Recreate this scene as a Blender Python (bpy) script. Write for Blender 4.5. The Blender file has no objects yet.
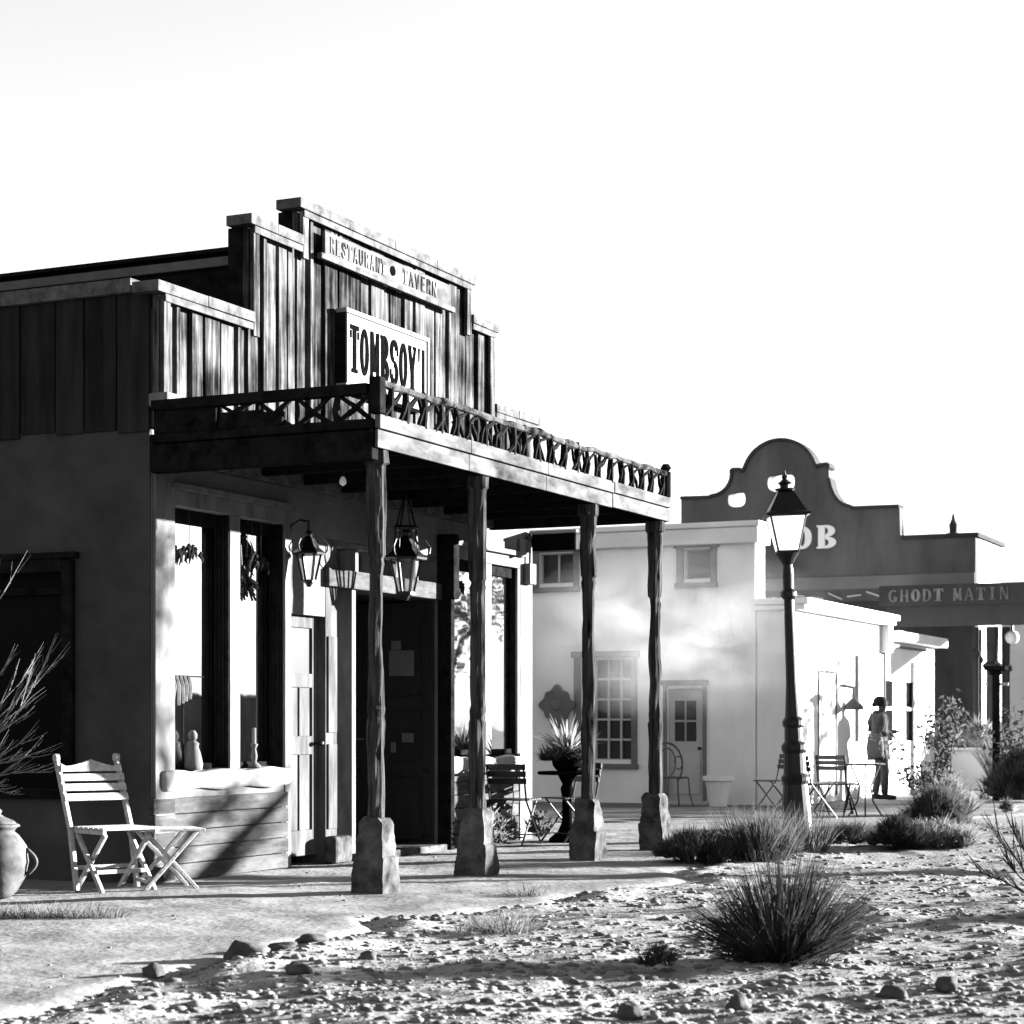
import bpy, bmesh, math, random
import numpy as np
from mathutils import Vector, Matrix, noise as mnoise

R = math.radians
rnd = random.Random(11)
sc = bpy.context.scene
COL = sc.collection

# ------------------------------------------------------------------ frame of the street
# The street grid: s runs along the shop front (away to the right), d runs out of it (towards the road)
CX0, CY0 = -2.761, 15.416
UX, UY = 0.4243, 0.9055
TH = math.atan2(UY, UX)
def W(s, d, z=0.0):
    return Vector((CX0 + s*UX + d*UY, CY0 + s*UY - d*UX, z))

# ------------------------------------------------------------------ materials (the photograph is black and white)
MATS = {}
def mat(name, a, b=None, scale=4.0, stretch=(1, 1, 1), rough=0.85, bump=0.0, island=0.0, contrast=0.25,
        fine=None, spec=0.06, metallic=0.0, blotch=None, coat=0.0, detail=5.0, bumpscale=None, bias=0.0, thin=0.0, power=1.0):
    m = bpy.data.materials.new(name); m.use_nodes = True
    nt = m.node_tree; N = nt.nodes; Lk = nt.links
    p = N['Principled BSDF']
    p.inputs['Roughness'].default_value = rough
    p.inputs['Specular IOR Level'].default_value = spec
    p.inputs['Metallic'].default_value = metallic
    p.inputs['Coat Weight'].default_value = coat
    if spec < 0.1: p.inputs['IOR'].default_value = 1.0      # chalky, weathered: no sheen
    b = a if b is None else b
    tc = N.new('ShaderNodeTexCoord'); mp = N.new('ShaderNodeMapping')
    mp.inputs['Scale'].default_value = stretch
    Lk.new(tc.outputs['Object'], mp.inputs['Vector'])
    vec = mp.outputs[0]
    geo = N.new('ShaderNodeNewGeometry')
    if island > 0:
        ad = N.new('ShaderNodeVectorMath'); ad.operation = 'ADD'
        ms = N.new('ShaderNodeVectorMath'); ms.operation = 'SCALE'; ms.inputs['Scale'].default_value = 37.0
        cb = N.new('ShaderNodeCombineXYZ')
        for i in range(3): Lk.new(geo.outputs['Random Per Island'], cb.inputs[i])
        Lk.new(cb.outputs[0], ms.inputs[0]); Lk.new(vec, ad.inputs[0]); Lk.new(ms.outputs[0], ad.inputs[1])
        vec = ad.outputs[0]
    n1 = N.new('ShaderNodeTexNoise'); n1.inputs['Scale'].default_value = scale
    n1.inputs['Detail'].default_value = detail; n1.inputs['Roughness'].default_value = 0.62
    Lk.new(vec, n1.inputs['Vector'])
    mr = N.new('ShaderNodeMapRange'); mr.inputs['From Min'].default_value = 0.5-contrast+bias; mr.inputs['From Max'].default_value = 0.5+contrast+bias
    Lk.new(n1.outputs['Fac'], mr.inputs['Value'])
    fac = mr.outputs[0]
    if island > 0:
        mx = N.new('ShaderNodeMix'); mx.inputs['Factor'].default_value = island
        Lk.new(fac, mx.inputs['A']); Lk.new(geo.outputs['Random Per Island'], mx.inputs['B'])
        fac = mx.outputs['Result']
    if blotch:
        n2 = N.new('ShaderNodeTexNoise'); n2.inputs['Scale'].default_value = blotch[0]; n2.inputs['Detail'].default_value = 4
        Lk.new(tc.outputs['Object'], n2.inputs['Vector'])
        m2 = N.new('ShaderNodeMapRange'); m2.inputs['From Min'].default_value = 0.35; m2.inputs['From Max'].default_value = 0.65
        Lk.new(n2.outputs['Fac'], m2.inputs['Value'])
        mx2 = N.new('ShaderNodeMix'); mx2.inputs['Factor'].default_value = blotch[1]
        Lk.new(fac, mx2.inputs['A']); Lk.new(m2.outputs[0], mx2.inputs['B'])
        fac = mx2.outputs['Result']
    if power != 1.0:
        pw = N.new('ShaderNodeMath'); pw.operation = 'POWER'; pw.inputs[1].default_value = power; pw.use_clamp = True
        Lk.new(fac, pw.inputs[0]); fac = pw.outputs[0]
    rp = N.new('ShaderNodeMix'); rp.data_type = 'RGBA'
    rp.inputs[6].default_value = (a, a, a, 1); rp.inputs[7].default_value = (b, b, b, 1)
    Lk.new(fac, rp.inputs[0]); Lk.new(rp.outputs[2], p.inputs['Base Color'])
    if bump > 0:
        bn = N.new('ShaderNodeBump'); bn.inputs['Strength'].default_value = bump; bn.inputs['Distance'].default_value = 0.02
        if bumpscale:
            n3 = N.new('ShaderNodeTexNoise'); n3.inputs['Scale'].default_value = bumpscale; n3.inputs['Detail'].default_value = 6
            Lk.new(vec, n3.inputs['Vector']); Lk.new(n3.outputs['Fac'], bn.inputs['Height'])
        else:
            Lk.new(n1.outputs['Fac'], bn.inputs['Height'])
        Lk.new(bn.outputs[0], p.inputs['Normal'])
    if thin > 0:                                       # leaves and grass blades let light through
        tl = N.new('ShaderNodeBsdfTranslucent'); mxs = N.new('ShaderNodeMixShader'); mxs.inputs[0].default_value = thin
        Lk.new(rp.outputs[2], tl.inputs['Color']); Lk.new(p.outputs[0], mxs.inputs[1]); Lk.new(tl.outputs[0], mxs.inputs[2])
        Lk.new(mxs.outputs[0], N['Material Output'].inputs['Surface'])
    MATS[name] = m
    return m

GR = (9, 9, 0.7)           # grain running up a board
M = {}
M['front_boards'] = mat('weathered_front_boards', 0.0008, 0.135, 1.7, (15, 15, 0.9), 0.9, 0.8, island=0.36, contrast=0.13, blotch=(2.4, 0.38), bias=0.04, power=2.1)
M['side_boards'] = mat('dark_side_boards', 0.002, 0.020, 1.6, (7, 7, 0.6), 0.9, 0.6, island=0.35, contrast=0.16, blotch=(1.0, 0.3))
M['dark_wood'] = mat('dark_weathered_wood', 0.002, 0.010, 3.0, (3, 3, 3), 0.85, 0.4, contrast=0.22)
M['railing_wood'] = mat('rough_railing_sticks', 0.0015, 0.012, 9.0, (1, 1, 1), 0.9, 0.6, contrast=0.2)
M['rail_wood'] = mat('mottled_rail_wood', 0.002, 0.05, 5.0, (1, 1, 1), 0.9, 0.8, contrast=0.12)
M['post_wood'] = mat('porch_post_wood', 0.0025, 0.045, 3.0, (9, 9, 0.7), 0.85, 1.0, contrast=0.16, blotch=(3.0, 0.25))
M['cap_wood'] = mat('bleached_trim_wood', 0.018, 0.085, 3.0, (3, 3, 3), 0.85, 0.5)
M['fascia_wood'] = mat('peeling_white_fascia', 0.006, 0.085, 1.1, (2.2, 2.2, 6), 0.85, 0.45, contrast=0.16, blotch=(1.2, 0.3))
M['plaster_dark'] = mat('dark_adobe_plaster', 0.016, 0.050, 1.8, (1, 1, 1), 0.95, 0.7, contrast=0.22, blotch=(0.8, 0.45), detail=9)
M['plaster_front'] = mat('shop_front_plaster', 0.055, 0.11, 2.0, (1, 1, 1), 0.95, 0.35, contrast=0.3)
M['white_paint'] = mat('old_white_paint', 0.045, 0.12, 3.0, (3, 3, 0.8), 0.8, 0.3, contrast=0.28)
M['sill_white'] = mat('chalky_white_sill', 0.10, 0.22, 4.0, (1, 1, 1), 0.95, 0.5, contrast=0.2)
M['door_white'] = mat('worn_white_door_paint', 0.022, 0.075, 2.2, (4, 4, 0.7), 0.8, 0.3, contrast=0.2)
M['bench_boards'] = mat('pale_bench_boards', 0.010, 0.065, 1.8, (2, 2, 9), 0.85, 0.6, island=0.3, contrast=0.16, blotch=(2.5, 0.3))
M['adobe_white'] = mat('whitewashed_adobe', 0.46, 0.60, 1.6, (1.4, 1.4, 0.6), 0.95, 0.8, contrast=0.22, blotch=(0.6, 0.3), detail=10)
M['white_trim'] = mat('white_adobe_trim', 0.45, 0.62, 1.2, (1, 1, 1), 0.9, 0.2)
M['mission'] = mat('dark_mission_plaster', 0.036, 0.092, 1.4, (1.5, 1.5, 0.4), 0.95, 0.6, contrast=0.22, blotch=(0.6, 0.4), detail=10)
M['mission_trim'] = mat('mission_trim', 0.022, 0.04, 1.0)
M['mission_band'] = mat('mission_band_plaster', 0.09, 0.12, 1.0)
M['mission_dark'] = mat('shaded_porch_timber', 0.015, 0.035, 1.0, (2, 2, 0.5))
M['grey_wall'] = mat('grey_plaster_wall', 0.30, 0.38, 0.8)
M['grey_frame'] = mat('grey_painted_frame', 0.08, 0.13, 3.0)
M['grey_door'] = mat('grey_painted_door', 0.27, 0.34, 2.0)
M['sign_white'] = mat('white_sign_board', 0.12, 0.17, 2.0, (1, 1, 3), 0.7, 0.1)
M['sign_old'] = mat('faded_sign_board', 0.022, 0.085, 2.2, (1, 1, 2), 0.85, 0.2, contrast=0.2)
M['ink'] = mat('black_sign_paint', 0.0012, 0.0025, 6.0, rough=0.7)
M['faded_ink'] = mat('faded_sign_paint', 0.015, 0.085, 4.0, rough=0.8, contrast=0.1)
M['letter_white'] = mat('white_letter_paint', 0.5, 0.6, 3.0)
M['letter_grey'] = mat('grey_letter_paint', 0.06, 0.13, 3.0, contrast=0.15)
M['iron'] = mat('black_iron', 0.0015, 0.0045, 6.0, rough=0.35, bump=0.15, spec=0.2)
M['iron_grey'] = mat('grey_iron', 0.05, 0.08, 6.0, rough=0.6)
M['chair_white'] = mat('white_chair_paint', 0.14, 0.32, 6.0, (4, 4, 4), 0.75, 0.3, contrast=0.25)
M['chair_grey'] = mat('grey_slat_paint', 0.10, 0.15, 5.0)
M['stone'] = mat('plinth_stone', 0.006, 0.075, 7.0, (1, 1, 1), 0.95, 1.0, contrast=0.16, blotch=(2.5, 0.4))
M['rock'] = mat('grey_rock', 0.02, 0.07, 7.0, (1, 1, 1), 0.95, 0.8)
M['pebble'] = mat('gravel_pebbles', 0.04, 0.135, 3.0, (1, 1, 1), 0.95, 0.5, island=0.7)
M['ground'] = mat('sandy_gravel', 0.085, 0.21, 9.0, (1, 1, 1), 0.97, 0.4, contrast=0.2, blotch=(1.1, 0.45), detail=8, bumpscale=26)
M['path'] = mat('packed_dirt', 0.075, 0.19, 2.2, (1, 1, 1), 0.97, 0.4, contrast=0.2, blotch=(0.8, 0.4), detail=9, bumpscale=16)
M['pot'] = mat('glazed_clay', 0.015, 0.085, 6.0, rough=0.5, bump=0.3, contrast=0.18, blotch=(3.0, 0.5))
M['paper'] = mat('notice_paper', 0.06, 0.08, 3.0)
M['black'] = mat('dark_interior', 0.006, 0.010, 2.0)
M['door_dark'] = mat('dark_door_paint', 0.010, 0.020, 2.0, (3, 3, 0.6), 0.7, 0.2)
M['grass_dark'] = mat('dark_grass', 0.009, 0.05, 30.0, rough=0.8, island=0.7, spec=0.05, thin=0.22)
M['grass_light'] = mat('dry_grass', 0.05, 0.13, 30.0, rough=0.8, island=0.7, spec=0.05, thin=0.4)
M['brush'] = mat('grey_brush', 0.016, 0.088, 30.0, rough=0.8, island=0.7, spec=0.05, thin=0.4)
M['brush_light'] = mat('pale_brush', 0.07, 0.18, 30.0, rough=0.8, island=0.7, spec=0.05, thin=0.4)
M['leaf'] = mat('sapling_leaf', 0.03, 0.08, 30.0, rough=0.8, island=0.7, spec=0.05, thin=0.4)
M['bark'] = mat('grey_bark', 0.03, 0.07, 12.0, (1, 1, 0.3), 0.9, 0.5)
M['twig'] = mat('pale_twig', 0.05, 0.16, 14.0, rough=0.8)
M['flower'] = mat('white_blossom', 0.2, 0.35, 20.0, island=0.6)
M['pepper'] = mat('dried_pepper', 0.006, 0.02, 20.0, rough=0.5, island=0.5)
M['skin'] = mat('skin', 0.03, 0.045, 8.0, rough=0.6)
M['hair'] = mat('dark_hair', 0.006, 0.012, 30.0, rough=0.6)
M['coat'] = mat('grey_coat', 0.016, 0.055, 9.0, (1, 1, 0.5), 0.95, 0.4)
M['coat_dark'] = mat('dark_cloth', 0.012, 0.03, 9.0)
M['trousers'] = mat('grey_trousers', 0.03, 0.06, 9.0, (1, 1, 0.4), 0.95, 0.4)
M['bag'] = mat('canvas_bag', 0.06, 0.10, 6.0, bump=0.3)
M['pot_white'] = mat('white_planter', 0.5, 0.6, 3.0)
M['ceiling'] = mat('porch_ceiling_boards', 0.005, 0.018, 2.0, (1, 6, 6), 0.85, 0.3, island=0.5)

def glass_mat(name, ior, base, rough=0.03, wav=0.0):
    m = bpy.data.materials.new(name); m.use_nodes = True
    nt = m.node_tree; p = nt.nodes['Principled BSDF']
    p.inputs['Base Color'].default_value = (base, base, base, 1)
    p.inputs['Roughness'].default_value = rough
    p.inputs['IOR'].default_value = ior
    if wav:
        tc = nt.nodes.new('ShaderNodeTexCoord'); n = nt.nodes.new('ShaderNodeTexNoise'); n.inputs['Scale'].default_value = 2.2
        bn = nt.nodes.new('ShaderNodeBump'); bn.inputs['Strength'].default_value = wav; bn.inputs['Distance'].default_value = 0.02
        nt.links.new(tc.outputs['Object'], n.inputs['Vector']); nt.links.new(n.outputs['Fac'], bn.inputs['Height'])
        nt.links.new(bn.outputs[0], p.inputs['Normal'])
    M[name] = m
glass_mat('shop_glass', 2.4, 0.62, 0.02, 0.05)
M['shop_glass'].node_tree.nodes['Principled BSDF'].inputs['Metallic'].default_value = 1.0      # old glass that mirrors the sky
glass_mat('dark_glass', 1.04, 0.004, 0.2)
glass_mat('far_glass', 1.2, 0.025, 0.2)
def lamp_glass(key, v, k):
    m = bpy.data.materials.new(key+'_pane'); m.use_nodes = True
    p = m.node_tree.nodes['Principled BSDF']
    N = m.node_tree.nodes; L_ = m.node_tree.links
    p.inputs['Base Color'].default_value = (v*0.85, v*0.85, v*0.85, 1); p.inputs['Roughness'].default_value = 0.4
    tr = N.new('ShaderNodeBsdfTranslucent'); tr.inputs['Color'].default_value = (v, v, v, 1)
    mx = N.new('ShaderNodeMixShader'); mx.inputs[0].default_value = k
    L_.new(p.outputs[0], mx.inputs[1]); L_.new(tr.outputs[0], mx.inputs[2]); L_.new(mx.outputs[0], N['Material Output'].inputs['Surface'])
    M[key] = m
lamp_glass('lamp_glass', 0.97, 0.8)

def clear_glass():
    m = bpy.data.materials.new('clear_lantern_glass'); m.use_nodes = True; N = m.node_tree.nodes; L_ = m.node_tree.links
    p = N['Principled BSDF']; p.inputs['Base Color'].default_value = (0.08, 0.08, 0.08, 1); p.inputs['Roughness'].default_value = 0.2
    tr = N.new('ShaderNodeBsdfTransparent'); mx = N.new('ShaderNodeMixShader'); mx.inputs[0].default_value = 0.8
    L_.new(p.outputs[0], mx.inputs[1]); L_.new(tr.outputs[0], mx.inputs[2]); L_.new(mx.outputs[0], N['Material Output'].inputs['Surface'])
    M['smoked_glass'] = m
clear_glass()

# ------------------------------------------------------------------ mesh builder
class MB:
    def __init__(self): self.bm = bmesh.new()
    def box(self, x0, x1, y0, y1, z0, z1, rot=None, piv=None):
        vs = [Vector((x, y, z)) for z in (z0, z1) for y in (y0, y1) for x in (x0, x1)]
        if rot is not None:
            c = Vector(piv) if piv else Vector(((x0+x1)/2, (y0+y1)/2, (z0+z1)/2))
            vs = [rot @ (v-c) + c for v in vs]
        b = [self.bm.verts.new(v) for v in vs]
        for f in ((0, 2, 3, 1), (4, 5, 7, 6), (0, 1, 5, 4), (1, 3, 7, 5), (3, 2, 6, 7), (2, 0, 4, 6)):
            self.bm.faces.new([b[i] for i in f])
        return self
    def fb(self, s0, s1, d0, d1, z0, z1):              # street coordinates, local frame of a street thing
        return self.box(s0, s1, -d1, -d0, z0, z1)
    def beam(self, p, q, w, h=None, up=(0, 0, 1), w2=None):
        p, q = Vector(p), Vector(q); h = w if h is None else h
        t = (q-p).normalized(); up = Vector(up)
        if abs(t.dot(up)) > 0.98: up = Vector((1, 0, 0))
        a = t.cross(up).normalized(); b = a.cross(t).normalized()
        k = 1 if w2 is None else w2/w
        ring = []
        for c, f in ((p, 1), (q, k)):
            ring.append([self.bm.verts.new(c + a*(sx*w*f/2) + b*(sz*h*f/2)) for sx, sz in ((-1, -1), (1, -1), (1, 1), (-1, 1))])
        for i in range(4):
            self.bm.faces.new((ring[0][i], ring[0][(i+1) % 4], ring[1][(i+1) % 4], ring[1][i]))
        self.bm.faces.new(ring[0][::-1]); self.bm.faces.new(ring[1])
        return self
    def tube(self, pts, rad, n=8, cap=True):
        pts = [Vector(p) for p in pts]
        if not hasattr(rad, '__len__'): rad = [rad]*len(pts)
        rings = []; prev = None
        for i, p in enumerate(pts):
            t = (pts[min(i+1, len(pts)-1)] - pts[max(i-1, 0)]).normalized()
            ref = prev if prev is not None else (Vector((1, 0, 0)) if abs(t.x) < 0.9 else Vector((0, 1, 0)))
            a = (ref - t*ref.dot(t)).normalized(); b = t.cross(a); prev = a
            rings.append([self.bm.verts.new(p + (a*math.cos(2*math.pi*k/n) + b*math.sin(2*math.pi*k/n))*rad[i]) for k in range(n)])
        for i in range(len(rings)-1):
            for k in range(n):
                self.bm.faces.new((rings[i][k], rings[i][(k+1) % n], rings[i+1][(k+1) % n], rings[i+1][k]))
        if cap:
            self.bm.faces.new(rings[0][::-1]); self.bm.faces.new(rings[-1])
        return self
    def lathe(self, prof, n=16, c=(0, 0, 0), ang=0.0, lean=(0, 0), sq=1.0, wob=0.0):
        rings = []
        for r, z in prof:
            rr = []
            for k in range(n):
                a = 2*math.pi*k/n + ang
                q = r*(1 + (wob*(rnd.random()-.5) if wob else 0))
                rr.append(self.bm.verts.new((c[0] + q*math.cos(a) + lean[0]*z, c[1] + q*sq*math.sin(a) + lean[1]*z, c[2] + z)))
            rings.append(rr)
        for i in range(len(rings)-1):
            for k in range(n):
                self.bm.faces.new((rings[i][k], rings[i][(k+1) % n], rings[i+1][(k+1) % n], rings[i+1][k]))
        self.bm.faces.new(rings[0][::-1]); self.bm.faces.new(rings[-1])
        return self
    def prism(self, poly, y0, y1):                     # polygon in x,z extruded along y
        a = [self.bm.verts.new((x, y0, z)) for x, z in poly]; b = [self.bm.verts.new((x, y1, z)) for x, z in poly]
        n = len(poly)
        self.bm.faces.new(a); self.bm.faces.new(b[::-1])
        for i in range(n): self.bm.faces.new((a[i], b[i], b[(i+1) % n], a[(i+1) % n]))
        return self
    def quad(self, pts):
        self.bm.faces.new([self.bm.verts.new(p) for p in pts]); return self
    def build(self, name, material, parent=None, loc=None, rotz=None, bevel=0.0, smooth=False, label=None, xf=None):
        bm = self.bm
        if xf is not None: bm.transform(xf)
        bmesh.ops.recalc_face_normals(bm, faces=bm.faces)
        me = bpy.data.meshes.new(name); bm.to_mesh(me); bm.free()
        me.materials.append(material)
        o = bpy.data.objects.new(name, me); COL.objects.link(o)
        if parent: o.parent = parent
        if loc is not None: o.location = loc
        if rotz is not None: o.rotation_euler = (0, 0, rotz)
        if smooth:
            me.polygons.foreach_set('use_smooth', [True]*len(me.polygons))
        if bevel > 0:
            b = o.modifiers.new('bevel', 'BEVEL'); b.width = bevel; b.segments = 2; b.limit_method = 'ANGLE'; b.angle_limit = R(40)
        if label: o['label'] = label
        return o

def tag(o, label, cat, group=None, kind=None):
    if label: o['label'] = label
    if cat: o['category'] = cat
    if group: o['group'] = group
    if kind: o['kind'] = kind
    return o
def thing(name, label, cat, loc, rotz=0.0, group=None):
    o = bpy.data.objects.new(name, None); COL.objects.link(o); o.empty_display_size = 0.2
    o.location = loc; o.rotation_euler = (0, 0, rotz)
    return tag(o, label, cat, group)
def street(name, label, cat, s=0.0, d=0.0, z=0.0, group=None, rot=0.0):
    return thing(name, label, cat, W(s, d, z), TH+rot, group)
def dup(root, loc, rotz, label=None):
    r = root.copy(); COL.objects.link(r); r.location = loc; r.rotation_euler = (0, 0, rotz)
    if label: r['label'] = label
    for ch in list(root.children):
        c = ch.copy(); COL.objects.link(c); c.parent = r
        for g in ch.children:
            d = g.copy(); COL.objects.link(d); d.parent = c
    return r
def np_mesh(name, verts, faces, material, parent=None, smooth=False, loc=None, rotz=0.0):
    me = bpy.data.meshes.new(name)
    verts = np.asarray(verts, dtype=np.float32); faces = np.asarray(faces, dtype=np.int32)
    k = faces.shape[1]
    me.vertices.add(len(verts)); me.vertices.foreach_set('co', verts.ravel())
    me.loops.add(faces.size); me.loops.foreach_set('vertex_index', faces.ravel())
    me.polygons.add(len(faces)); me.polygons.foreach_set('loop_start', np.arange(0, faces.size, k, dtype=np.int32))
    me.update(calc_edges=True); me.validate()
    if smooth: me.polygons.foreach_set('use_smooth', np.ones(len(me.polygons), dtype=bool))
    me.materials.append(material)
    o = bpy.data.objects.new(name, me); COL.objects.link(o)
    if parent: o.parent = parent
    if loc is not None: o.location = loc
    o.rotation_euler = (0, 0, rotz)
    return o

# ------------------------------------------------------------------ lettering (slab serif strokes)
def ann(cx, cy, rx, ry, ix, iy, a0, a1, n=14):
    out = []
    for i in range(n):
        t0, t1 = R(a0 + (a1-a0)*i/n), R(a0 + (a1-a0)*(i+1)/n)
        out.append([(cx+rx*math.cos(t0), cy+ry*math.sin(t0)), (cx+rx*math.cos(t1), cy+ry*math.sin(t1)),
                    (cx+ix*math.cos(t1), cy+iy*math.sin(t1)), (cx+ix*math.cos(t0), cy+iy*math.sin(t0))])
    return out
def rc(x0, y0, x1, y1): return [[(x0, y0), (x1, y0), (x1, y1), (x0, y1)]]
def dg(x0, y0, x1, y1, w): return [[(x0-w/2, y0), (x0+w/2, y0), (x1+w/2, y1), (x1-w/2, y1)]]
GL = {
 'T': rc(0, .9, 1, 1)+rc(.31, .07, .69, .9)+rc(.15, 0, .85, .08)+rc(0, .72, .14, .88)+rc(.86, .72, 1, .88),
 'O': ann(.5, .5, .5, .5, .15, .38, 0, 360, 24),
 'M': rc(.06, .07, .28, 1)+rc(.68, .07, .94, 1)+dg(.5, .15, .2, 1, .28)+dg(.5, .15, .8, 1, .2)+rc(0, 0, .34, .07)+rc(.66, 0, 1, .07),
 'B': rc(.08, 0, .42, 1)+ann(.45, .75, .5, .26, .14, .14, -90, 90)+ann(.45, .25, .55, .26, .17, .14, -90, 90)+rc(.36, .91, .47, 1)+rc(.36, .46, .47, .54)+rc(.36, 0, .47, .09)+rc(0, .93, .08, 1)+rc(0, 0, .08, .07),
 'S': ann(.5, .74, .5, .26, .17, .14, 10, 270)+ann(.5, .27, .5, .27, .17, .14, -170, 90)+rc(.86, .66, .98, .86)+rc(.02, .14, .14, .34),
 'Y': dg(.48, .4, .16, .93, .36)+dg(.52, .4, .84, .93, .24)+rc(.31, .07, .69, .44)+rc(.2, 0, .8, .07)+rc(0, .93, .38, 1)+rc(.62, .93, 1, 1),
 "'": [[(.4, .7), (.55, .7), (.7, 1), (.3, 1)]],
 '1': rc(.1, .0, .9, 1),
 'G': ann(.5, .5, .5, .5, .22, .41, 45, 320, 18)+rc(.55, .1, .92, .46),
 'H': rc(.08, 0, .34, 1)+rc(.66, 0, .92, 1)+rc(.34, .45, .66, .56)+rc(0, .94, .08, 1)+rc(.92, 0, 1, .06),
 'D': rc(.08, 0, .34, 1)+ann(.38, .5, .58, .5, .28, .41, -90, 90, 12)+rc(.34, .91, .4, 1)+rc(.34, 0, .4, .09),
 'A': dg(.14, .06, .48, 1, .16)+dg(.84, .06, .52, 1, .24)+rc(.26, .28, .74, .38)+rc(0, 0, .3, .06)+rc(.66, 0, 1, .06),
 'I': rc(.36, .07, .64, .93)+rc(.22, 0, .78, .07)+rc(.22, .93, .78, 1),
 'N': rc(.08, 0, .24, 1)+rc(.76, 0, .92, 1)+dg(.78, 0, .22, 1, .24),
 'R': rc(.08, 0, .36, 1)+ann(.45, .74, .5, .26, .22, .16, -90, 90)+rc(.36, .9, .47, 1)+rc(.36, .48, .47, .57)+dg(.88, 0, .55, .5, .24),
 'E': rc(.08, 0, .36, 1)+rc(.36, .9, .95, 1)+rc(.36, 0, .98, .1)+rc(.36, .46, .75, .55),
 'V': dg(.5, 0, .14, 1, .24)+dg(.5, 0, .86, 1, .18),
 'U': rc(.1, .25, .34, 1)+rc(.7, .25, .86, 1)+ann(.48, .27, .38, .27, .18, .18, 180, 360),
}
def lettering(name, text, x0, z0, wid, hgt, yfront, material, parent, gap=0.18, thick=0.006, widths=None):
    mb = MB(); n = len(text)
    widths = widths or {}
    tot = sum(widths.get(c, 0.6 if c == ' ' else 1.0) for c in text) + gap*(n-1)
    u = wid/tot; x = x0; k = 0
    for c in text:
        w = widths.get(c, 0.6 if c == ' ' else 1.0)*u
        for poly in GL.get(c, []):
            k += 1
            mb.prism([(x+px*w, z0+pz*hgt) for px, pz in poly], yfront-0.0015-thick-0.00007*(k % 40), yfront-0.0015)
        x += w + gap*u
    return mb.build(name, material, parent)

# ------------------------------------------------------------------ world, sun, camera
SUN_AZ, SUN_EL = 70.0, 8.8
world = bpy.data.worlds.new('World'); sc.world = world; world.use_nodes = True
nt = world.node_tree; bg = nt.nodes['Background']
sky = nt.nodes.new('ShaderNodeTexSky'); sky.sky_type = 'NISHITA'; sky.sun_disc = False
sky.sun_elevation = R(SUN_EL); sky.sun_rotation = R(SUN_AZ)
sky.air_density = 4.0; sky.dust_density = 0.0; sky.ozone_density = 6.0; sky.altitude = 0
sep = nt.nodes.new('ShaderNodeSeparateColor'); cmb = nt.nodes.new('ShaderNodeCombineColor')   # black and white film behind a red filter
nt.links.new(sky.outputs[0], sep.inputs[0])
for i in range(3): nt.links.new(sep.outputs[0], cmb.inputs[i])
nt.links.new(cmb.outputs[0], bg.inputs[0]); bg.inputs[1].default_value = 0.067
sd = bpy.data.lights.new('sun', 'SUN'); sd.energy = 5.0; sd.angle = R(0.5)
so = bpy.data.objects.new('sun', sd); COL.objects.link(so)
tosun = Vector((math.sin(R(SUN_AZ))*math.cos(R(SUN_EL)), math.cos(R(SUN_AZ))*math.cos(R(SUN_EL)), math.sin(R(SUN_EL))))
so.rotation_euler = tosun.to_track_quat('Z', 'Y').to_euler(); so.location = tosun*60
cam = bpy.data.cameras.new('camera'); co = bpy.data.objects.new('camera', cam); COL.objects.link(co)
co.location = (0, 0, 1.2); co.rotation_euler = (math.pi/2, 0, 0)
cam.sensor_width = 36; cam.lens = 2021/1024*36; cam.shift_y = 215/1024; cam.clip_end = 3000; cam.clip_start = 0.1
cam.dof.use_dof = True; cam.dof.focus_distance = 16.0; cam.dof.aperture_fstop = 4.5
sc.camera = co
vs = sc.view_settings; vs.view_transform = 'Standard'; vs.look = 'None'; vs.exposure = 4.0; vs.gamma = 1; vs.use_curve_mapping = False

# ------------------------------------------------------------------ ground
nr = np.random.default_rng(5)
def vnoise(x, y, scale, seed):
    g = np.random.default_rng(seed).random((256, 256))
    xs, ys = x/scale + 1000.3, y/scale + 1000.7
    xi, yi = np.floor(xs).astype(int), np.floor(ys).astype(int)
    fx, fy = xs-xi, ys-yi; fx = fx*fx*(3-2*fx); fy = fy*fy*(3-2*fy)
    a = g[xi % 256, yi % 256]; b = g[(xi+1) % 256, yi % 256]; c = g[xi % 256, (yi+1) % 256]; d = g[(xi+1) % 256, (yi+1) % 256]
    return (a*(1-fx)+b*fx)*(1-fy) + (c*(1-fx)+d*fx)*fy - 0.5
def sstep(a, b, x):
    t = np.clip((x-a)/(b-a), 0, 1); return t*t*(3-2*t)
def sd_of(X, Y):
    dx, dy = X-CX0, Y-CY0
    return dx*UX+dy*UY, dx*UY-dy*UX
def edge_d(s):
    return 3.25 + 0.22*np.sin(s*0.9+0.4) + 0.5*vnoise(s, s*0+3, 0.7, 21)
def ground_h(X, Y):
    s, d = sd_of(X, Y)
    e = edge_d(s)
    g = sstep(e-0.12, e+0.25, d)
    far = sstep(40, 22, Y)
    h = 0.05*vnoise(X, Y, 1.1, 1)+0.03*vnoise(X, Y, 0.42, 2)+0.020*vnoise(X, Y, 0.17, 3)+0.007*vnoise(X, Y, 0.075, 4)
    mound = 0.035*np.exp(-((d-e-0.25)/0.3)**2)*(0.6+vnoise(X, Y, 0.25, 6))
    return -0.035 + g*(0.025 + h*far + mound)
def axis(fine0, fine1, step, far):
    mid = np.arange(fine0, fine1, step)
    k = np.geomspace(0.15, far, 46)
    return np.concatenate([(fine0-k)[::-1], mid, fine1+k])
gx = axis(-3.2, 5.6, 0.026, 900); gy = axis(7.4, 17.5, 0.036, 900)
X, Y = np.meshgrid(gx, gy)
Z = ground_h(X, Y)
nxv, nyv = len(gx), len(gy)
idx = np.arange(nxv*nyv).reshape(nyv, nxv)
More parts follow.
